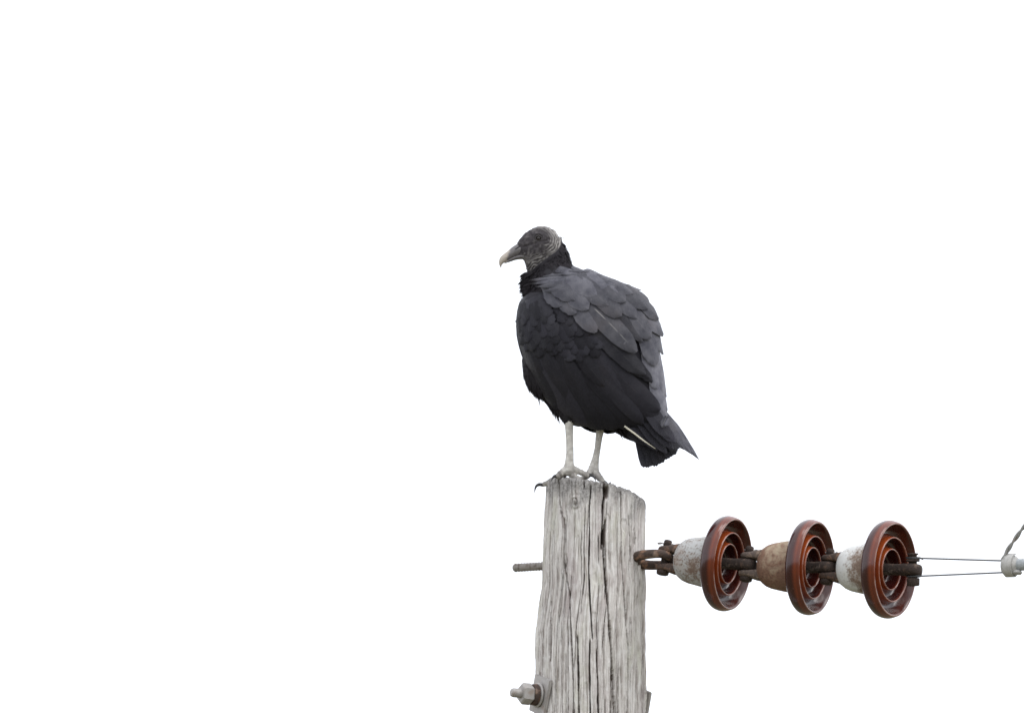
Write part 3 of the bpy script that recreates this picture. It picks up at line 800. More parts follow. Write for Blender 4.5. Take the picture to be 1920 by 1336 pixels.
# head: sections across x
HEAD = [(970, 455, 482, 7), (975, 448, 484, 9.5), (980, 441, 486, 12.5), (984, 437, 488, 14.5), (987.5, 434.5, 507, 16.5), (991, 432, 516, 18), (1000, 427, 518.5, 20.5), (1008, 424.3, 516.5, 21.5), (1016, 423.5, 511, 22),
        (1024, 424.5, 504.5, 22), (1032, 427.8, 497, 20.5), (1039, 432, 490.5, 18), (1045, 437.5, 484, 14.5), (1049.5, 444, 476, 10), (1052, 452, 466, 4.5)]
def head_rings(seg=36):
    st = np.array(HEAD, float); xs = np.linspace(st[0, 0], st[-1, 0], 44); rings = []
    T = sm(np.interp(xs, st[:, 0], st[:, 1]), 3); Bt = sm(np.interp(xs, st[:, 0], st[:, 2]), 3); H = sm(np.interp(xs, st[:, 0], st[:, 3]), 3)
    for x, tp, bt, h in zip(xs, T, Bt, H):
        ring = []
        for k in range(seg):
            an = 2 * math.pi * k / seg; ca, sa = math.cos(an), math.sin(an)
            zz = (tp + bt) / 2 - (bt - tp) / 2 * ca
            # fuller at the cranium, slimmer down the throat
            low = max(0.0, (zz - 470) / 50)
            hh = h * (1 - 0.38 * min(1, low))
            p = P(x, zz, YB); ring.append(Vector((p.x, YB + hh / 1000 * sa, p.z)))
        rings.append(ring)
    return rings
hv, hf = loft(head_rings()); HEADB = BVHTree.FromPolygons(hv, hf)

parts = [loft(body_rings(444, 790, 70, 5)), (hv, hf)]
# belly and breast behind the wing's leading edge, thighs
parts.append(loft(poly_rings([(640, 985, 1120, 46), (676, 978, 1120, 44), (705, 981, 1120, 40), (725, 988, 1122, 37), (738, 998, 1124, 34), (752, 1022, 1128, 30), (768, 1036, 1130, 26)])))
parts.append(loft(poly_rings([(735, 1020, 1085, 20, -0.012), (757, 1030, 1082, 18, -0.012), (775, 1044, 1078, 13, -0.012), (791, 1055, 1076, 9, -0.011)])))
parts.append(loft(poly_rings([(740, 1095, 1165, 20, 0.016), (770, 1105, 1160, 18, 0.016), (790, 1110, 1146, 13, 0.016), (804, 1116, 1137, 9, 0.016)])))
# rump towards the tail
parts.append(loft([[P(1190, 740, YB) + Vector((0, 0.05 * math.cos(a), 0.05 * math.sin(a))) for a in np.linspace(0, 2 * math.pi, 24, endpoint=False)],
                   [P(1222, 790, YB) + Vector((0.01 * math.sin(a), 0.032 * math.cos(a), 0.022 * math.sin(a))) for a in np.linspace(0, 2 * math.pi, 24, endpoint=False)],
                   [P(1232, 815, YB) + Vector((0.01 * math.sin(a), 0.022 * math.cos(a), 0.012 * math.sin(a))) for a in np.linspace(0, 2 * math.pi, 24, endpoint=False)]]))

def remeshed(parts, voxel, it, name):
    V, F = merge(parts)
    me = bpy.data.meshes.new(name); me.from_pydata([tuple(v) for v in V], [], F)
    bm = bmesh.new(); bm.from_mesh(me); bmesh.ops.recalc_face_normals(bm, faces=bm.faces[:]); bm.to_mesh(me); bm.free()
    o = bpy.data.objects.new(name, me); col.objects.link(o)
    r = o.modifiers.new('r', 'REMESH'); r.mode = 'VOXEL'; r.voxel_size = voxel; r.use_smooth_shade = True
    s = o.modifiers.new('s', 'SMOOTH'); s.factor = 0.5; s.iterations = it
    dg = bpy.context.evaluated_depsgraph_get()
    m2 = bpy.data.meshes.new_from_object(o.evaluated_get(dg)); m2.name = name
    bpy.data.objects.remove(o); bpy.data.meshes.remove(me)
    return m2

def build_body():
    me = remeshed(parts, 0.0015, 6, 'body')
    n = len(me.vertices); co = np.zeros(n * 3, np.float32); me.vertices.foreach_get('co', co); co = co.reshape(-1, 3).astype(float)
    no = np.zeros(n * 3, np.float32); me.vertices.foreach_get('normal', no); no = no.reshape(-1, 3).astype(float)
    eye = np.array(P(1010, 450.5, YB))
    skin = np.zeros(n); near = np.where((co[:, 2] > P(1010, 524, YB).z) & (co[:, 0] < P(1056, 500, YB).x))[0]
    for i in near:
        r = HEADB.find_nearest(Vector(co[i]))
        skin[i] = 1 - sstep(0.0008, 0.0022, r[3])
    hx = co[:, 0] - eye[0]; hz = co[:, 2] - eye[2]
    rho = np.hypot(hx, hz); ang = np.arctan2(hz, hx)
    wob = vnoise(co[:, 0] / 0.010, co[:, 2] / 0.010, co[:, 1] / 0.010)
    fine = vnoise(co[:, 0] / 0.0035, co[:, 2] / 0.0035, co[:, 1] / 0.0035)
    back = sstep(-0.2, 0.5, np.cos(ang - math.radians(25)) ) * sstep(0.012, 0.018, rho)
    chin = sstep(0.022, 0.036, -hz)
    wob2 = vnoise(co[:, 0] / 0.006, co[:, 2] / 0.006, co[:, 1] / 0.02 + 7)
    brk = 0.55 + 0.6 * vnoise(co[:, 0] / 0.0055, co[:, 2] / 0.0055, 3 + co[:, 1] / 0.02)
    wr = np.sin((rho + 0.0016 * wob2) / 0.0049 * 2 * math.pi + 3.0 * wob) * np.clip(brk, 0, 1.2)
    wr2 = np.sin((hx * 0.5 - hz + 0.0025 * wob2) / 0.0052 * 2 * math.pi + 4.0 * wob) * np.clip(brk, 0, 1.2)
    crest = np.maximum(back, 0) * wr * (1 - chin) + chin * wr2
    disp = 0.0013 * crest + 0.0009 * fine
    # brow, eye socket, cheek fold
    disp += 0.0022 * np.exp(-((hx + 0.002) / 0.009) ** 2 - ((hz - 0.0085) / 0.0035) ** 2)
    disp -= 0.0030 * np.exp(-(hx / 0.0075) ** 2 - (hz / 0.006) ** 2)
    disp += 0.0018 * np.exp(-((rho - 0.0085) / 0.0018) ** 2)
    disp -= 0.0016 * np.exp(-((hz + 0.013 - 0.25 * (hx + 0.02)) / 0.002) ** 2) * sstep(-0.04, -0.02, hx) * (1 - sstep(0.018, 0.03, hx))
    disp += 0.0020 * np.exp(-((hx + 0.027) / 0.010) ** 2 - ((hz + 0.002) / 0.008) ** 2) * (0.5 + wob)
    co += no * (disp * skin)[:, None]
    me.vertices.foreach_set('co', co.astype(np.float32).ravel())
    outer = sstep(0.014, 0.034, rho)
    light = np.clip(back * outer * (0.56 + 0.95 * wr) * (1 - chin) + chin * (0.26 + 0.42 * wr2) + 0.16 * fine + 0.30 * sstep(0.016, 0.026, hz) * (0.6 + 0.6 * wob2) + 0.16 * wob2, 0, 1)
    for k, a in (('skin', skin), ('light', light)):
        at = me.attributes.new(k, 'FLOAT', 'POINT'); at.data.foreach_set('value', a.astype(np.float32))
    me.materials.clear(); me.materials.append(BODY); me.update()
    o = bpy.data.objects.new('body', me); col.objects.link(o); adopt(o, bird)
    return o, co, no, skin
body, BCO, BNO, BSKIN = build_body()

# beak
def build_beak():
    def lens(pts):
        P3 = smooth_path([(x, z, hh, hw) for x, z, hh, hw in pts], 5); rings = []
        for i, q in enumerate(P3):
            a = P3[max(i - 1, 0)]; b = P3[min(i + 1, len(P3) - 1)]
            tx, tz = b[0] - a[0], b[1] - a[1]; L = math.hypot(tx, tz) or 1; nx, nz = -tz / L, tx / L
            ring = []
            for k in range(24):
                an = 2 * math.pi * k / 24; c_, s_ = math.cos(an), math.sin(an)
                p = P(q[0] + nx * q[2] * s_, q[1] + nz * q[2] * s_, YB); ring.append(Vector((p.x, YB + q[3] / 1000 * c_ * (1 - 0.25 * (1 if s_ * nz < 0 else 0) * abs(s_)), p.z)))
            rings.append(ring)
        return loft(rings)
    up = lens([(986, 463, 12.5, 10.5), (976, 466.5, 11.5, 10), (966, 471, 10, 8.8), (957, 476.5, 8.2, 7.2), (949, 481.5, 7.2, 6.2), (943, 486.5, 6.8, 5.4), (939.8, 491.5, 4.8, 4.2), (938.6, 496.5, 2.6, 2.6), (939.4, 501.5, 0.7, 0.7)])
    lo = lens([(988, 480.5, 5.2, 9), (976, 481.5, 4.6, 8), (966, 483.8, 3.6, 6.6), (957, 487.6, 2.8, 5.2), (950, 491.0, 1.8, 3.6), (946, 493.2, 0.7, 1.4)])
    def tone(vs):
        x = np.array([v.x for v in vs]); z = np.array([v.z for v in vs])
        q = x - 0.25 * (z - P(950, 485, YB).z)
        return 1 - sstep((949 - 960) / 1000, (955 - 960) / 1000, q + 0.002 * vnoise(x / 0.004, z / 0.004))
    b = mesh_obj('beak', *up, BEAK, None, attrs={'tone': tone(up[0])}); adopt(b, bird)
    l = mesh_obj('lower_mandible', *lo, BEAK, None, attrs={'tone': tone(lo[0]) * 0.9}); adopt(l, bird)
    for s in (-1, 1):
        pts = [P(976, 462.5, YB), P(972, 465, YB), P(967.5, 468.3, YB), P(963.5, 471.5, YB)]
        V, F = tube([Vector((p.x, YB + s * (0.0093 - 0.0007 * i), p.z)) for i, p in enumerate(pts)], [0.0005, 0.0014, 0.0013, 0.0004], 10)
        adopt(mesh_obj('nostril', V, F, NOSTRIL, None), bird)
build_beak()

def build_eyes():
    for s in (-1, 1):
        c = P(1009.5, 450.5, YB); c = Vector((c.x, YB + s * 0.0168, c.z))
        bm = bmesh.new(); bmesh.ops.create_uvsphere(bm, u_segments=20, v_segments=14, radius=0.0048)
        V = [v.co + c for v in bm.verts]; bm.verts.index_update(); F = [tuple(v.index for v in f.verts) for f in bm.faces]; bm.free()
        e = mesh_obj('eye', V, F, EYEM, None); adopt(e, bird)
        ring = [c + Vector((0.0060 * math.cos(a), s * (0.0030 + 0.0008 * math.sin(a)), 0.0048 * math.sin(a))) for a in np.linspace(0, 2 * math.pi, 28)]
        V, F = tube(ring, [0.0011 + 0.0003 * math.sin(3 * k) for k in range(28)], 8, up=Vector((0, 1, 0)))
        lid = mesh_obj('eyelid', V, F, BODY, None, attrs={'skin': np.ones(len(V)), 'light': 0.08 * np.ones(len(V))}); adopt(lid, e)
build_eyes()

# --- legs
def build_leg(dy, shaft, toes, claws, name='leg'):
    ps = [];
    pts = [Vector(tuple(P(x, y, YB + d))) for x, y, d, r in shaft]
    ps.append(tube(pts, [r / 1000 for *_, r in shaft], 18))
    for tpath in toes:
        q = smooth_path([(*P(x, y, YB + d), r / 1000) for x, y, d, r in tpath], 4)
        # knuckled toe pads
        ps.append(tube([Vector(tuple(v[:3])) for v in q], [v[3] * (1 + 0.10 * math.sin(i * 2.1)) for i, v in enumerate(q)], 14))
    me = remeshed(ps, 0.0011, 3, name)
    n = len(me.vertices); co = np.zeros(n * 3, np.float32); me.vertices.foreach_get('co', co); co = co.reshape(-1, 3)
    za, zb = P(1070, 862, YB).z, P(1070, 892, YB).z
    dirt = np.clip(sstep(za, zb, co[:, 2]) if False else 1 - sstep(zb, za, co[:, 2]) + 0.3 * vnoise(co[:, 0] / 0.01, co[:, 1] / 0.01, co[:, 2] / 0.01), 0, 1) * 0.75
    at = me.attributes.new('dirt', 'FLOAT', 'POINT'); at.data.foreach_set('value', np.clip(dirt * (0.65 + 0.9 * vnoise(co[:, 0] / 0.006, co[:, 1] / 0.006, co[:, 2] / 0.006 + 5)), 0, 1).astype(np.float32))
    me.materials.clear(); me.materials.append(LEG)
    o = bpy.data.objects.new(name, me); col.objects.link(o); adopt(o, bird)
    for cpath in claws:
        q = smooth_path([(*P(x, y, YB + d), r / 1000) for x, y, d, r in cpath], 5)
        adopt(mesh_obj('claw', *tube([Vector(tuple(v[:3])) for v in q], [v[3] for v in q], 12), CLAW, None), o)
    return o
build_leg(-0.011,
    [(1066, 780, -0.011, 9.2), (1067, 800, -0.011, 7.9), (1068, 825, -0.011, 6.9), (1068.5, 850, -0.011, 7.3), (1067.5, 865, -0.011, 8.4), (1067, 876, -0.011, 10.2), (1067, 884, -0.011, 10.8), (1067, 891, -0.011, 8.5)],
    [[(1066, 880, -0.008, 8), (1052, 893, 0.012, 6.2), (1036, 902, 0.030, 5.6), (1022, 906.5, 0.042, 5.0), (1016, 910, 0.044, 3.2)],
     [(1064, 878, -0.011, 8.5), (1055, 885, -0.014, 7.4), (1048, 890, -0.017, 6.2), (1043, 895, -0.018, 4.8)],
     [(1070, 876, -0.011, 7.5), (1082, 882, -0.012, 6.2), (1094, 887, -0.013, 5.4), (1105, 892, -0.014, 4.6)],
     [(1068, 884, -0.009, 8.0), (1076, 893, -0.012, 6.8), (1086, 899, -0.016, 5.5)]],
    [[(1018, 908.5, 0.043, 3.6), (1010, 908, 0.043, 3.2), (1004.5, 912.5, 0.043, 2.2), (1002, 923, 0.043, 0.5)],
     [(1045, 893, -0.018, 3.6), (1040, 892, -0.020, 2.8), (1035.5, 896, -0.021, 1.6), (1034, 902, -0.021, 0.4)],
     [(1103, 890, -0.014, 3.6), (1110, 891, -0.015, 2.8), (1115, 896, -0.015, 1.6), (1117, 903, -0.015, 0.4)]])
build_leg(0.016,
    [(1128, 790, 0.016, 9.4), (1126, 802, 0.016, 8.2), (1123, 820, 0.016, 6.6), (1120.5, 840, 0.016, 6.0), (1117, 858, 0.016, 6.7), (1114.5, 870, 0.016, 8.6), (1114, 882, 0.016, 9.5), (1114, 893, 0.016, 8)],
    [[(1112, 880, 0.016, 7.5), (1098, 893, 0.026, 6.0), (1083, 902, 0.036, 5.0)],
     [(1115, 882, 0.012, 8.0), (1121, 892, 0.006, 7.2), (1127, 898, 0.002, 6.0), (1132, 904, 0.0, 4.2)],
     [(1111, 876, 0.012, 7.4), (1106, 885, 0.004, 6.2), (1100, 894, -0.002, 5.2)]],
    [[(1130, 902, 0.001, 3.2), (1136, 904, 0.0, 2.4), (1139, 910, 0.0, 0.6)]])

# --- feathers
def feather_mesh(base, tip, width, lift=(0.0, 0.003), tone=0.0, shaft=0.0, nl=10, nw=7, point=0.0, bow=0.0, free=None, rag=0.02, camber=0.0, basew=0.6, rnd=None, twist=0.0, square=0.0):
    """one feather: base and tip as photo points on the bird's outer surface; free = (y base, y tip) for feathers that stand clear of it"""
    bx, by = base; tx, ty = tip
    L = math.hypot(tx - bx, ty - by) or 1; nx, ny = -(ty - by) / L, (tx - bx) / L
    cen, nor = [], []
    for i in range(nl):
        s = 1 - (1 - i / (nl - 1)) ** 1.7
        off = bow * math.sin(math.pi * s)
        px, py = bx + (tx - bx) * s + nx * off, by + (ty - by) * s + ny * off
        if free is not None:
            cen.append(P(px, py, YB + free[0] + (free[1] - free[0]) * s)); nor.append(Vector((0.25, -1, 0.2)).normalized())
        else:
            hit = GUIDE.ray_cast(CAM, ray(px, py))
            if hit[0] is None:
                q = P(px, py, YB); r = GUIDE.find_nearest(q); hit = (r[0], r[1])
            n_ = hit[1]
            if n_.dot(hit[0] - Vector((hit[0].x, YB, hit[0].z))) < 0 and abs(hit[0].y - YB) > 0.01: n_ = -n_
            cen.append(hit[0].copy()); nor.append(n_.normalized())
    for _ in range(2):
        nor = [nor[0]] + [(nor[i - 1] + nor[i] * 2 + nor[i + 1]).normalized() for i in range(1, nl - 1)] + [nor[-1]]
    V, UV = [], []
    sd_ = random.random() * 100
    for i in range(nl):
        s = 1 - (1 - i / (nl - 1)) ** 1.7
        t_ = (cen[min(i + 1, nl - 1)] - cen[max(i - 1, 0)])
        b_ = nor[i].cross(t_); b_ = b_.normalized() if b_.length > 1e-9 else Vector((1, 0, 0))
        if twist: b_ = (b_ + nor[i] * twist * s).normalized()
        tipw = 1.0
        s0 = 0.62 - 0.25 * point + 0.33 * square
        if s > s0:
            u_ = (s - s0) / (1 - s0); tipw = max(0.0, 1 - u_ ** (2.2 - 1.1 * point)) ** (0.5 + 0.45 * point)
        wv = width / 2000 * (basew + (1 - basew) * min(1, s / 0.4)) * tipw
        if i == nl - 1: wv = width / 2000 * (0.20 * (1 - point) + 0.02 + 0.6 * square)
        for j in range(nw):
            u = -1 + 2 * j / (nw - 1)
            ww = wv * (1 + rag * 3 * float(vnoise(s * 9 + sd_, u * 3)) * abs(u))
            q = cen[i] + b_ * (u * ww)
            lf = lift[0] + (lift[1] - lift[0]) * s ** 1.2
            if free is None:
                r = GUIDE.find_nearest(q)
                if r[0] is not None:
                    nn = r[1]
                    if nn.dot(nor[i]) < 0: nn = -nn
                    q = r[0].lerp(q, 0.15) if r[3] < 0.02 else q
                    nn = (nn + nor[i]).normalized()
                else: nn = nor[i]
            else: nn = nor[i]
            dome = (1 - u * u) * (0.0006 + 0.00006 * width * (0.4 + camber)) + (0.0004 if j == nw // 2 else 0)
            q = q + nn * (lf + dome)
            if square and i == nl - 1: q = q + (cen[-1] - cen[-2]).normalized() * (0.005 * random.uniform(-1, 0.3))
            V.append(q); UV.append((j / (nw - 1), s))
    F = [(i * nw + j, i * nw + j + 1, (i + 1) * nw + j + 1, (i + 1) * nw + j) for i in range(nl - 1) for j in range(nw - 1)]
    n = len(V); rv = random.random() if rnd is None else rnd
    return V, F, UV, {'tone': [tone] * n, 'rnd': [rv] * n, 'shaft': [shaft] * n}

def feather(parent, name, *a, **k):
    V, F, UV, A = feather_mesh(*a, **k)
    return adopt(mesh_obj(name, V, F, FEATHER, None, uvs=UV, attrs=A), parent)

# the near wing: a thin shell following the flank, carrying coverts and flight feathers
def wing_shell(side):
    rings = []; V, F, A = [], [], []
    rows = np.linspace(548, 792, 42); nx_ = 26
    for py in rows:
        l, r, h = row(py)
        l += 4; r -= 14
        for k in range(nx_):
            px = l + (r - l) * k / (nx_ - 1)
            pw = max(py, 548 + 30 * min(1, max(0, (1002 - px) / 34)) ** 2)
            hit = GUIDE.ray_cast(CAM, ray(px, pw))
            q = hit[0] if hit[0] is not None else P(px, pw, YB - 0.02)
            q = q + Vector((0, 0.0025, 0))
            if side > 0: q = Vector((q.x, 2 * YB - q.y, q.z))
            V.append(q)
    n = nx_
    F = [(i * n + j, i * n + j + 1, (i + 1) * n + j + 1, (i + 1) * n + j) for i in range(len(rows) - 1) for j in range(n - 1)]
    m = len(V)
    o = mesh_obj('wing', V, F, FEATHER, None, uvs=[(0.3, 0.3)] * m, attrs={'tone': [0.0] * m, 'rnd': [0.3] * m, 'shaft': [0] * m})
    s = o.modifiers.new('thickness', 'SOLIDIFY'); s.thickness = 0.004; s.offset = 0
    return adopt(o, bird)
wing = wing_shell(-1)

WING_LONG = [   # base, tip, width, bow  (flight feathers, lowest first)
    ((1112, 700), (1236, 806), 34, 3), ((1098, 700), (1212, 807), 36, 3), ((1085, 696), (1186, 805), 40, 3), ((1066, 690), (1158, 807), 42, 3),
    ((1046, 684), (1128, 808), 46, 3), ((1022, 676), (1100, 805), 46, 2), ((1004, 668), (1072, 790), 42, 0), ((990, 664), (1044, 764), 34, -2),
    ((1118, 680), (1240, 795), 36, 4), ((1106, 672), (1205, 790), 30, 4), ((1128, 664), (1233, 768), 38, 5)]
WING_COV = [((990, 648), (1030, 742), 30, 0), ((1018, 652), (1068, 760), 36, 0), ((1048, 656), (1104, 762), 36, 0), ((1080, 655), (1133, 722), 30, 0), ((1112, 650), (1172, 738), 30, 2)]
for i, (b, t, wd, bow) in enumerate(WING_LONG):
    feather(wing, 'flight_feather', b, t, wd, (0.0005, 0.0030 + 0.0005 * i), 0.02 + 0.06 * random.random(), 0.02, 14, 7, bow=bow, rag=0.012)
for i, (b, t, wd, bow) in enumerate(WING_COV):
    feather(wing, 'wing_covert', b, t, wd, (0.002, 0.0034 + 0.0008 * (i == 3)), 0.02 + 0.05 * random.random(), 0.03, 11, 7, bow=bow, rag=0.02, point=0.25)

# small scale-like coverts over the bend of the wing
def inside(px, py, poly):
    c = False; j = len(poly) - 1
    for i in range(len(poly)):
        xi, yi = poly[i]; xj, yj = poly[j]
        if (yi > py) != (yj > py) and px < (xj - xi) * (py - yi) / (yj - yi) + xi: c = not c
        j = i
    return c
SCALE_POLY = [(966, 592), (982, 580), (1030, 578), (1062, 592), (1110, 622), (1140, 656), (1128, 672), (1104, 676), (1090, 688), (1066, 682), (1044, 672), (1022, 678), (996, 668), (976, 650), (965, 610)]
cnt = 0
for r_i, py in enumerate(np.arange(690, 545, -11.5)):
    for px in np.arange(960, 1160, 17.5):
        x = px + (8.7 if r_i % 2 else 0) + random.uniform(-3.5, 3.5); y = py + random.uniform(-3.5, 3.5)
        if not inside(x, y, SCALE_POLY): continue
        if random.random() < 0.10: continue
        u = (x - 965) / 180
        ang = math.radians(88 - 36 * u + random.uniform(-14, 14))
        Lf = random.uniform(24, 34); wd = random.uniform(17, 32)
        lo = 0.0001 + 0.0016 * float(sstep(585, 640, y + 0.25 * (x - 980)))
        if GUIDE.ray_cast(CAM, ray(x - 8, y))[0] is None or GUIDE.ray_cast(CAM, ray(x - math.cos(ang) * Lf - 8, y - math.sin(ang) * Lf))[0] is None: continue
        feather(wing, 'scale_feather', (x - math.cos(ang) * Lf, y - math.sin(ang) * Lf), (x, y), wd, (0.0026, 0.0026 + lo + random.uniform(0, 0.0012)), 0.02 + 0.12 * random.random() ** 2 + 0.05 * (y < 600), 0.0, 8, 7, rag=0.10, camber=0.15, basew=0.85)
        cnt += 1

# mantle and scapulars
MANTLE = [  # base, tip, width, lift0, lift1 (mm), tone, shaft, bow, point
    ((1118, 612), (1214, 708), 30, 2, 6, .10, 0, 4, .1), ((1102, 594), (1206, 702), 34, 3, 8, .26, 0.05, 4, .1), ((1150, 634), (1220, 716), 24, 2, 5, .08, 0, 0, .1),
    ((1226, 690), (1253, 800), 32, 1, 4, .95, 0.1, 0, .2), ((1232, 640), (1251, 744), 36, 2, 5, .85, 0.1, 0, .1), ((1214, 650), (1234, 728), 32, 2, 6, .85, 0, 0, 0), ((1240, 700), (1258, 796), 24, 2, 5, 1.0, .1, 0, .3),
    ((1206, 600), (1228, 686), 44, 4, 8, .68, 0.05, -2, 0), ((1226, 590), (1244, 664), 36, 3, 6, .72, 0, 0, .1),
    ((1076, 546), (1188, 661), 44, 5, 13, .55, 0.6, -3, .05), ((1054, 540), (1117, 625), 34, 5, 9, .48, 0.1, 0, .1), ((1034, 538), (1080, 591), 34, 5, 9, .48, 0.1, 0, .1),
    ((1140, 548), (1199, 642), 32, 6, 9, .42, 0.0, 0, .1), ((1164, 566), (1213, 635), 40, 6, 11, .55, 0.1, 0, 0), ((1196, 556), (1241, 628), 42, 5, 10, .62, 0.05, 0, .05),
    ((1102, 536), (1161, 597), 38, 9, 14, .50, 0.0, 0, .05), ((1144, 540), (1188, 600), 34, 8, 12, .56, 0, 0, .3), ((1172, 540), (1226, 600), 38, 7, 11, .62, 0, 0, .1),
    ((1022, 534), (1052, 578), 30, 5, 9, .46, 0.1, 0, .1), ((1050, 530), (1102, 584), 40, 9.5, 11.5, .50, 0.1, 0, .2), ((1080, 522), (1138, 578), 40, 10.5, 12.5, .52, .05, 0, .2),
    ((1118, 524), (1168, 572), 36, 10.5, 14, .56, 0, 0, .1), ((1156, 530), (1222, 569), 26, 3, 7, .66, 0, 0, .5), ((1130, 520), (1198, 549), 24, 3, 7, .68, 0, 0, .5), ((1144, 532), (1207, 584), 34, 9, 12, .60, 0, 0, .2),
    ((1030, 524), (1078, 568), 36, 10, 12, .48, 0, 0, .3), ((1060, 516), (1118, 560), 38, 10.5, 13, .52, 0, 0, .2), ((1098, 514), (1156, 556), 34, 10, 13, .60, 0, 0, .2), ((1092, 506), (1158, 533), 24, 3, 7, .66, 0, 0, .5),
    ((1046, 508), (1100, 534), 26, 7, 10, .46, 0, 0, .3), ((1072, 502), (1134, 528), 24, 2, 5, .58, 0, 0, .3), ((1112, 522), (1182, 558), 30, 10, 13, .64, 0, 0, .4)]
for k, (b, t, wd, l0, l1, tn, sh, bow, pt) in enumerate(MANTLE):
    if t[0] > 1227: b, t, l0, l1 = (b[0] - 6, b[1]), (t[0] - 5, t[1]), max(l0 - 1, 1), max(l1 - 2, 3)
    if k >= 15: l1 = l0 + 0.7 * (l1 - l0)
    feather(body, 'mantle_feather', b, t, wd, (l0 / 1000, l1 / 1000), tn, sh, 12, 7, bow=bow, point=pt, rag=0.045, rnd=1.25 if tn > 0.83 else None)  # strip feathers at right edge lightened: sky light and sheen painted into colour
# narrow parted feathers where the mantle meets the neck
for (b, t, wd, l1, tn) in [((1062, 527), (1001, 529), 11, 12, .62), ((1060, 532), (1003, 538), 12, 12, .55), ((1066, 522), (1018, 525), 9, 12, .60), ((1056, 538), (1010, 545), 12, 11, .55), ((1060, 545), (1024, 552), 13, 10, .5),
                          ((1088, 517), (1040, 519), 9, 10, .6), ((1098, 523), (1052, 524), 9, 12, .62), ((1050, 524), (1008, 533), 9, 13, .66), ((1110, 519), (1066, 517), 8, 11, .6)]:
    feather(body, 'scapular_feather', b, t, wd, (0.011, l1 / 1000 + 0.001), tn, 0.0, 9, 5, point=0.9, rag=0.03, basew=0.8)

# tail and wing tips standing clear of the body
tail = thing('tail', '', ''); 
for k in ('label', 'category'): del tail[k]
tail.location = P(1205, 790, YB) - Vector(bird.location); tail.parent = bird
for (b, t, wd, y0, y1, tn) in [((1188, 760), (1214, 877), 26, .012, .014, .16), ((1192, 760), (1226, 875), 26, .006, .010, .14), ((1198, 760), (1238, 871), 26, .0, .004, .12), ((1204, 760), (1250, 863), 26, -.006, -.002, .06),
                              ((1210, 764), (1262, 856), 26, -.012, -.008, .05), ((1216, 766), (1268, 846), 24, -.018, -.014, .05)]:
    feather(tail, 'tail_feather', b, t, wd, (0, 0.001), tn, 0.05, 12, 9, free=(y0, y1), rag=0.05, basew=0.5, square=0.9)
for (b, t, wd, y0, y1, tn, pt) in [((1150, 770), (1206, 834), 26, .004, .006, .25, .3), ((1125, 778), (1168, 819), 16, .0, .002, .05, .9), ((1160, 775), (1226, 840), 28, -.010, -.008, .12, .4), ((1140, 775), (1190, 828), 24, .008, .010, .18, .4)]:
    feather(tail, 'undertail_covert', b, t, wd, (0, 0.001), tn, 0.0, 10, 5, free=(y0, y1), rag=0.06, point=pt)
for (b, t, wd, y0, y1, tn, pt) in [((1236, 766), (1311, 862), 25, .030, .034, .85, .8), ((1230, 762), (1297, 852), 27, .024, .028, .62, .7), ((1226, 760), (1283, 843), 28, .018, .022, .55, .5)]:
    feather(tail, 'primary_feather', b, t, wd, (0, 0.001), tn, 0.05, 14, 7, free=(y0, y1), point=pt, bow=2, basew=0.7)
for (b, t, wd, y0, y1, tn, pt) in [((1178, 750), (1250, 850), 28, -.030, -.022, .06, .3), ((1186, 745), (1262, 842), 28, -.034, -.026, .08, .25), ((1194, 740), (1266, 830), 28, -.038, -.030, .05, .2), ((1200, 735), (1256, 822), 30, -.040, -.032, .08, .1), ((1165, 765), (1232, 845), 24, -.024, -.020, .05, .5)]:
    feather(wing, 'primary_feather', b, t, wd, (0, 0.001), tn, 0.05, 12, 7, free=(y0, y1), point=pt, bow=2)
q = [P(1171, 798.5, YB - .034), P(1188, 811, YB - .033), P(1206, 825, YB - .032), P(1229, 841, YB - .031)]
adopt(mesh_obj('quill', *tube(q, [.0017, .0017, .0013, .0004], 8), QUILL, None), tail)
for (b, t, wd, tn) in [((1250, 780), (1240, 802), 11, 1.0), ((1254, 784), (1246, 800), 8, 1.0)]:
    feather(tail, 'curled_feather', b, t, wd, (0, 0.003), tn, 0.9, 8, 5, free=(-.040, -.038), point=.3, rag=0.05)

# far wing: the same plumage on the hidden side, one joined mesh
def build_far_wing():
    V, F, UV, A = [], [], [], {'tone': [], 'rnd': [], 'shaft': []}
    def add(*a, **k):
        v, f, u, at = feather_mesh(*a, **k); o = len(V)
        V.extend(Vector((p.x, 2 * YB - p.y, p.z)) for p in v); F.extend(tuple(i + o for i in reversed(g)) for g in f); UV.extend(u)
        for kk in A: A[kk].extend(at[kk])
    for i, (b, t, wd, bow) in enumerate(WING_LONG): add(b, t, wd, (0.0005, 0.004 + 0.0006 * i), 0.05, 0.0, 10, 5, bow=bow)
    for i, (b, t, wd, bow) in enumerate(WING_COV): add(b, t, wd, (0.002, 0.0066), 0.06, 0.0, 8, 5, bow=bow)
    for (b, t, wd, l0, l1, tn, sh, bow, pt) in MANTLE:
        if t[0] < 1185 and t[1] > 545: add(b, t, wd, (l0 / 1000, l1 / 1000), tn, sh, 9, 5, bow=bow, point=pt)
    o = mesh_obj('far_wing_plumage', V, F, FEATHER, None, uvs=UV, attrs=A); o['kind'] = 'stuff'
    adopt(o, wing_shell(1))
build_far_wing()

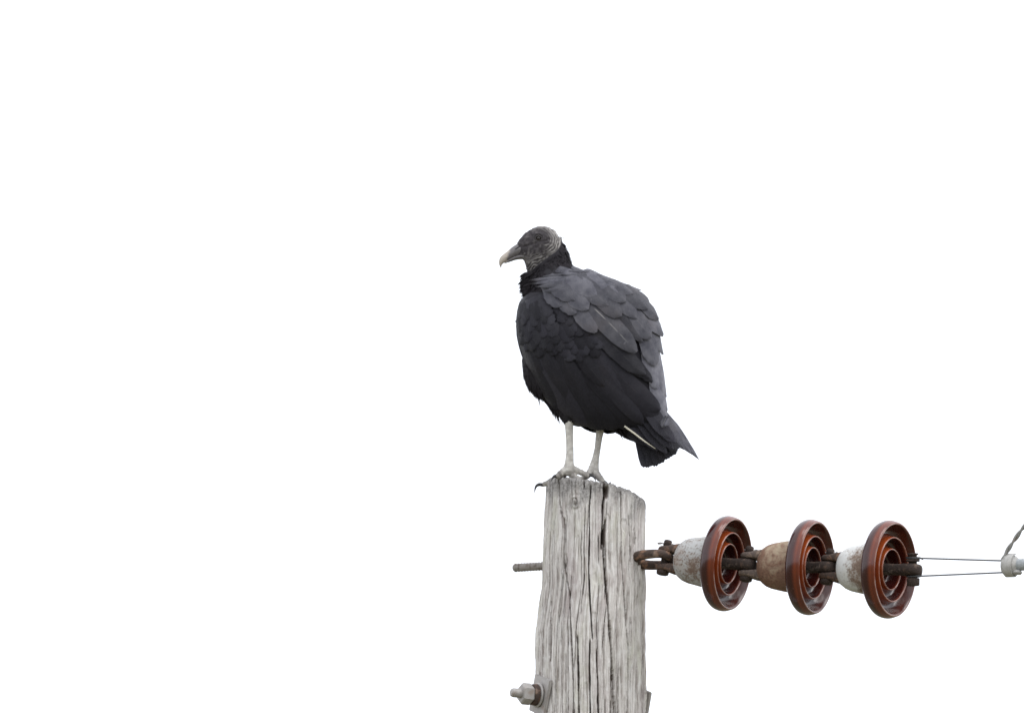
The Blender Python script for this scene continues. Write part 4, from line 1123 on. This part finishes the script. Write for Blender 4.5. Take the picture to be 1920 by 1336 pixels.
# --- short down: neck ruff, nape, belly fringe, thighs (too many to count)
def build_down():
    V, F, T = [], [], []
    zn0, zn1 = P(1040, 440, YB).z, P(1040, 552, YB).z
    def spike(p, n, d, L, wd, lift, tn):
        d = (d - n * d.dot(n)); d = (d.normalized() + n * lift).normalized()
        s = d.cross(n); s = s.normalized() if s.length > 1e-6 else Vector((1, 0, 0))
        o = len(V)
        c = d.cross(s)
        for f, ww, dr in ((0, 0.7, 0), (0.45, 1.0, 0), (0.8, 0.55, -0.05), (1.0, 0.04, -0.14)):
            q = p + d * (L * f) + Vector((0, 0, dr * L))
            V.append(q - s * (wd / 2 * ww)); V.append(q + s * (wd / 2 * ww)); T.extend([tn, tn])
        for i in range(3): F.append((o + 2 * i, o + 2 * i + 1, o + 2 * i + 3, o + 2 * i + 2))
    idx = np.where((BSKIN < 0.4) & (BCO[:, 2] > zn1) & (BCO[:, 0] < P(1120, 500, YB).x))[0]
    idx = rng.choice(idx, 3000)
    xr, zr = P(1000, 520, YB).x, P(1000, 520, YB).z
    for i in idx:
        p = Vector(BCO[i]); n = Vector(BNO[i])
        front = max(0.0, min(1.0, (P(1015, 500, YB).x - p.x) / 0.03))
        nape = p.x > P(1046, 500, YB).x and p.z > P(1046, 506, YB).z
        smoothp = p.x > P(1022, 500, YB).x and p.z < P(1046, 504, YB).z
        L = random.uniform(0.009, 0.014) + 0.005 * front
        d = Vector((0.25 - 0.5 * front, random.uniform(-0.25, 0.25), -1))
        lift = 0.10 if smoothp else (0.30 + 0.55 * front if front > 0.1 else (0.42 if nape else 0.22))
        spike(p - n * 0.001, n, d, L, random.uniform(0.0028, 0.0050), lift * random.uniform(0.5, 1.2), 0.85 if smoothp else random.uniform(0.0, 0.25))
    for k in range(260):
        y0 = random.uniform(508, 546); x0 = 992 - 4 * math.sin((y0 - 508) / 38 * 3.14) + random.uniform(-2, 8)
        p = P(x0, y0, YB + random.uniform(-0.032, 0.032)); 
        d = Vector((-1.0, random.uniform(-0.5, 0.5), random.uniform(-1.1, -0.35)))
        spike(p, Vector((random.uniform(-.4, .2), random.choice((-1, 1)), 0.3)).normalized(), d, random.uniform(0.011, 0.020), random.uniform(0.003, 0.005), 0.0, random.uniform(0.0, 0.15))
    # belly fringe and thighs
    idx = np.where((BCO[:, 2] < P(1000, 678, YB).z) & (BCO[:, 0] < P(1145, 700, YB).x) & (np.abs(BCO[:, 1] - YB) < 0.052))[0]
    idx = rng.choice(idx, 3200)
    for i in idx:
        p = Vector(BCO[i]); n = Vector(BNO[i])
        L = random.uniform(0.007, 0.014); thigh = p.z < P(1000, 770, YB).z
        d = Vector((0.22 + random.uniform(-0.15, 0.15), random.uniform(-0.2, 0.2), -1))
        spike(p - n * 0.001, n, d, L * (0.7 if thigh else 1), random.uniform(0.0022, 0.0042), random.uniform(0.03, 0.24), random.uniform(0.0, 0.12))
    # a few long stray plumes under the belly and vent
    for (x, y, x2, y2) in [(1008, 728, 1015, 756), (1012, 732, 1017, 750), (1003, 722, 1008, 744), (1024, 742, 1034, 772), (1032, 756, 1042, 782), (1040, 764, 1048, 793), (1036, 760, 1040, 780), (1146, 797, 1158, 812), (1140, 794, 1150, 808), (1152, 798, 1166, 818), (1160, 798, 1176, 820)]:
        a, b = P(x, y, YB - 0.006), P(x2, y2, YB - 0.006)
        for k in range(7):
            o_ = Vector((random.uniform(-.004, .004), random.uniform(-.012, .012), random.uniform(-.004, .006)))
            spike(a + o_, Vector((random.uniform(-.3, .3), -1, 0)).normalized(), (b - a), (b - a).length * random.uniform(0.6, 1.0), 0.003, 0.0, 0.02)
    o = mesh_obj('down', V, F, DOWN, None, attrs={'tone': T}); o['kind'] = 'stuff'
    adopt(o, bird)
build_down()
print('scale feathers', cnt, 'tris', sum(len(o.data.polygons) * 2 for o in scene.objects if o.type == 'MESH'))
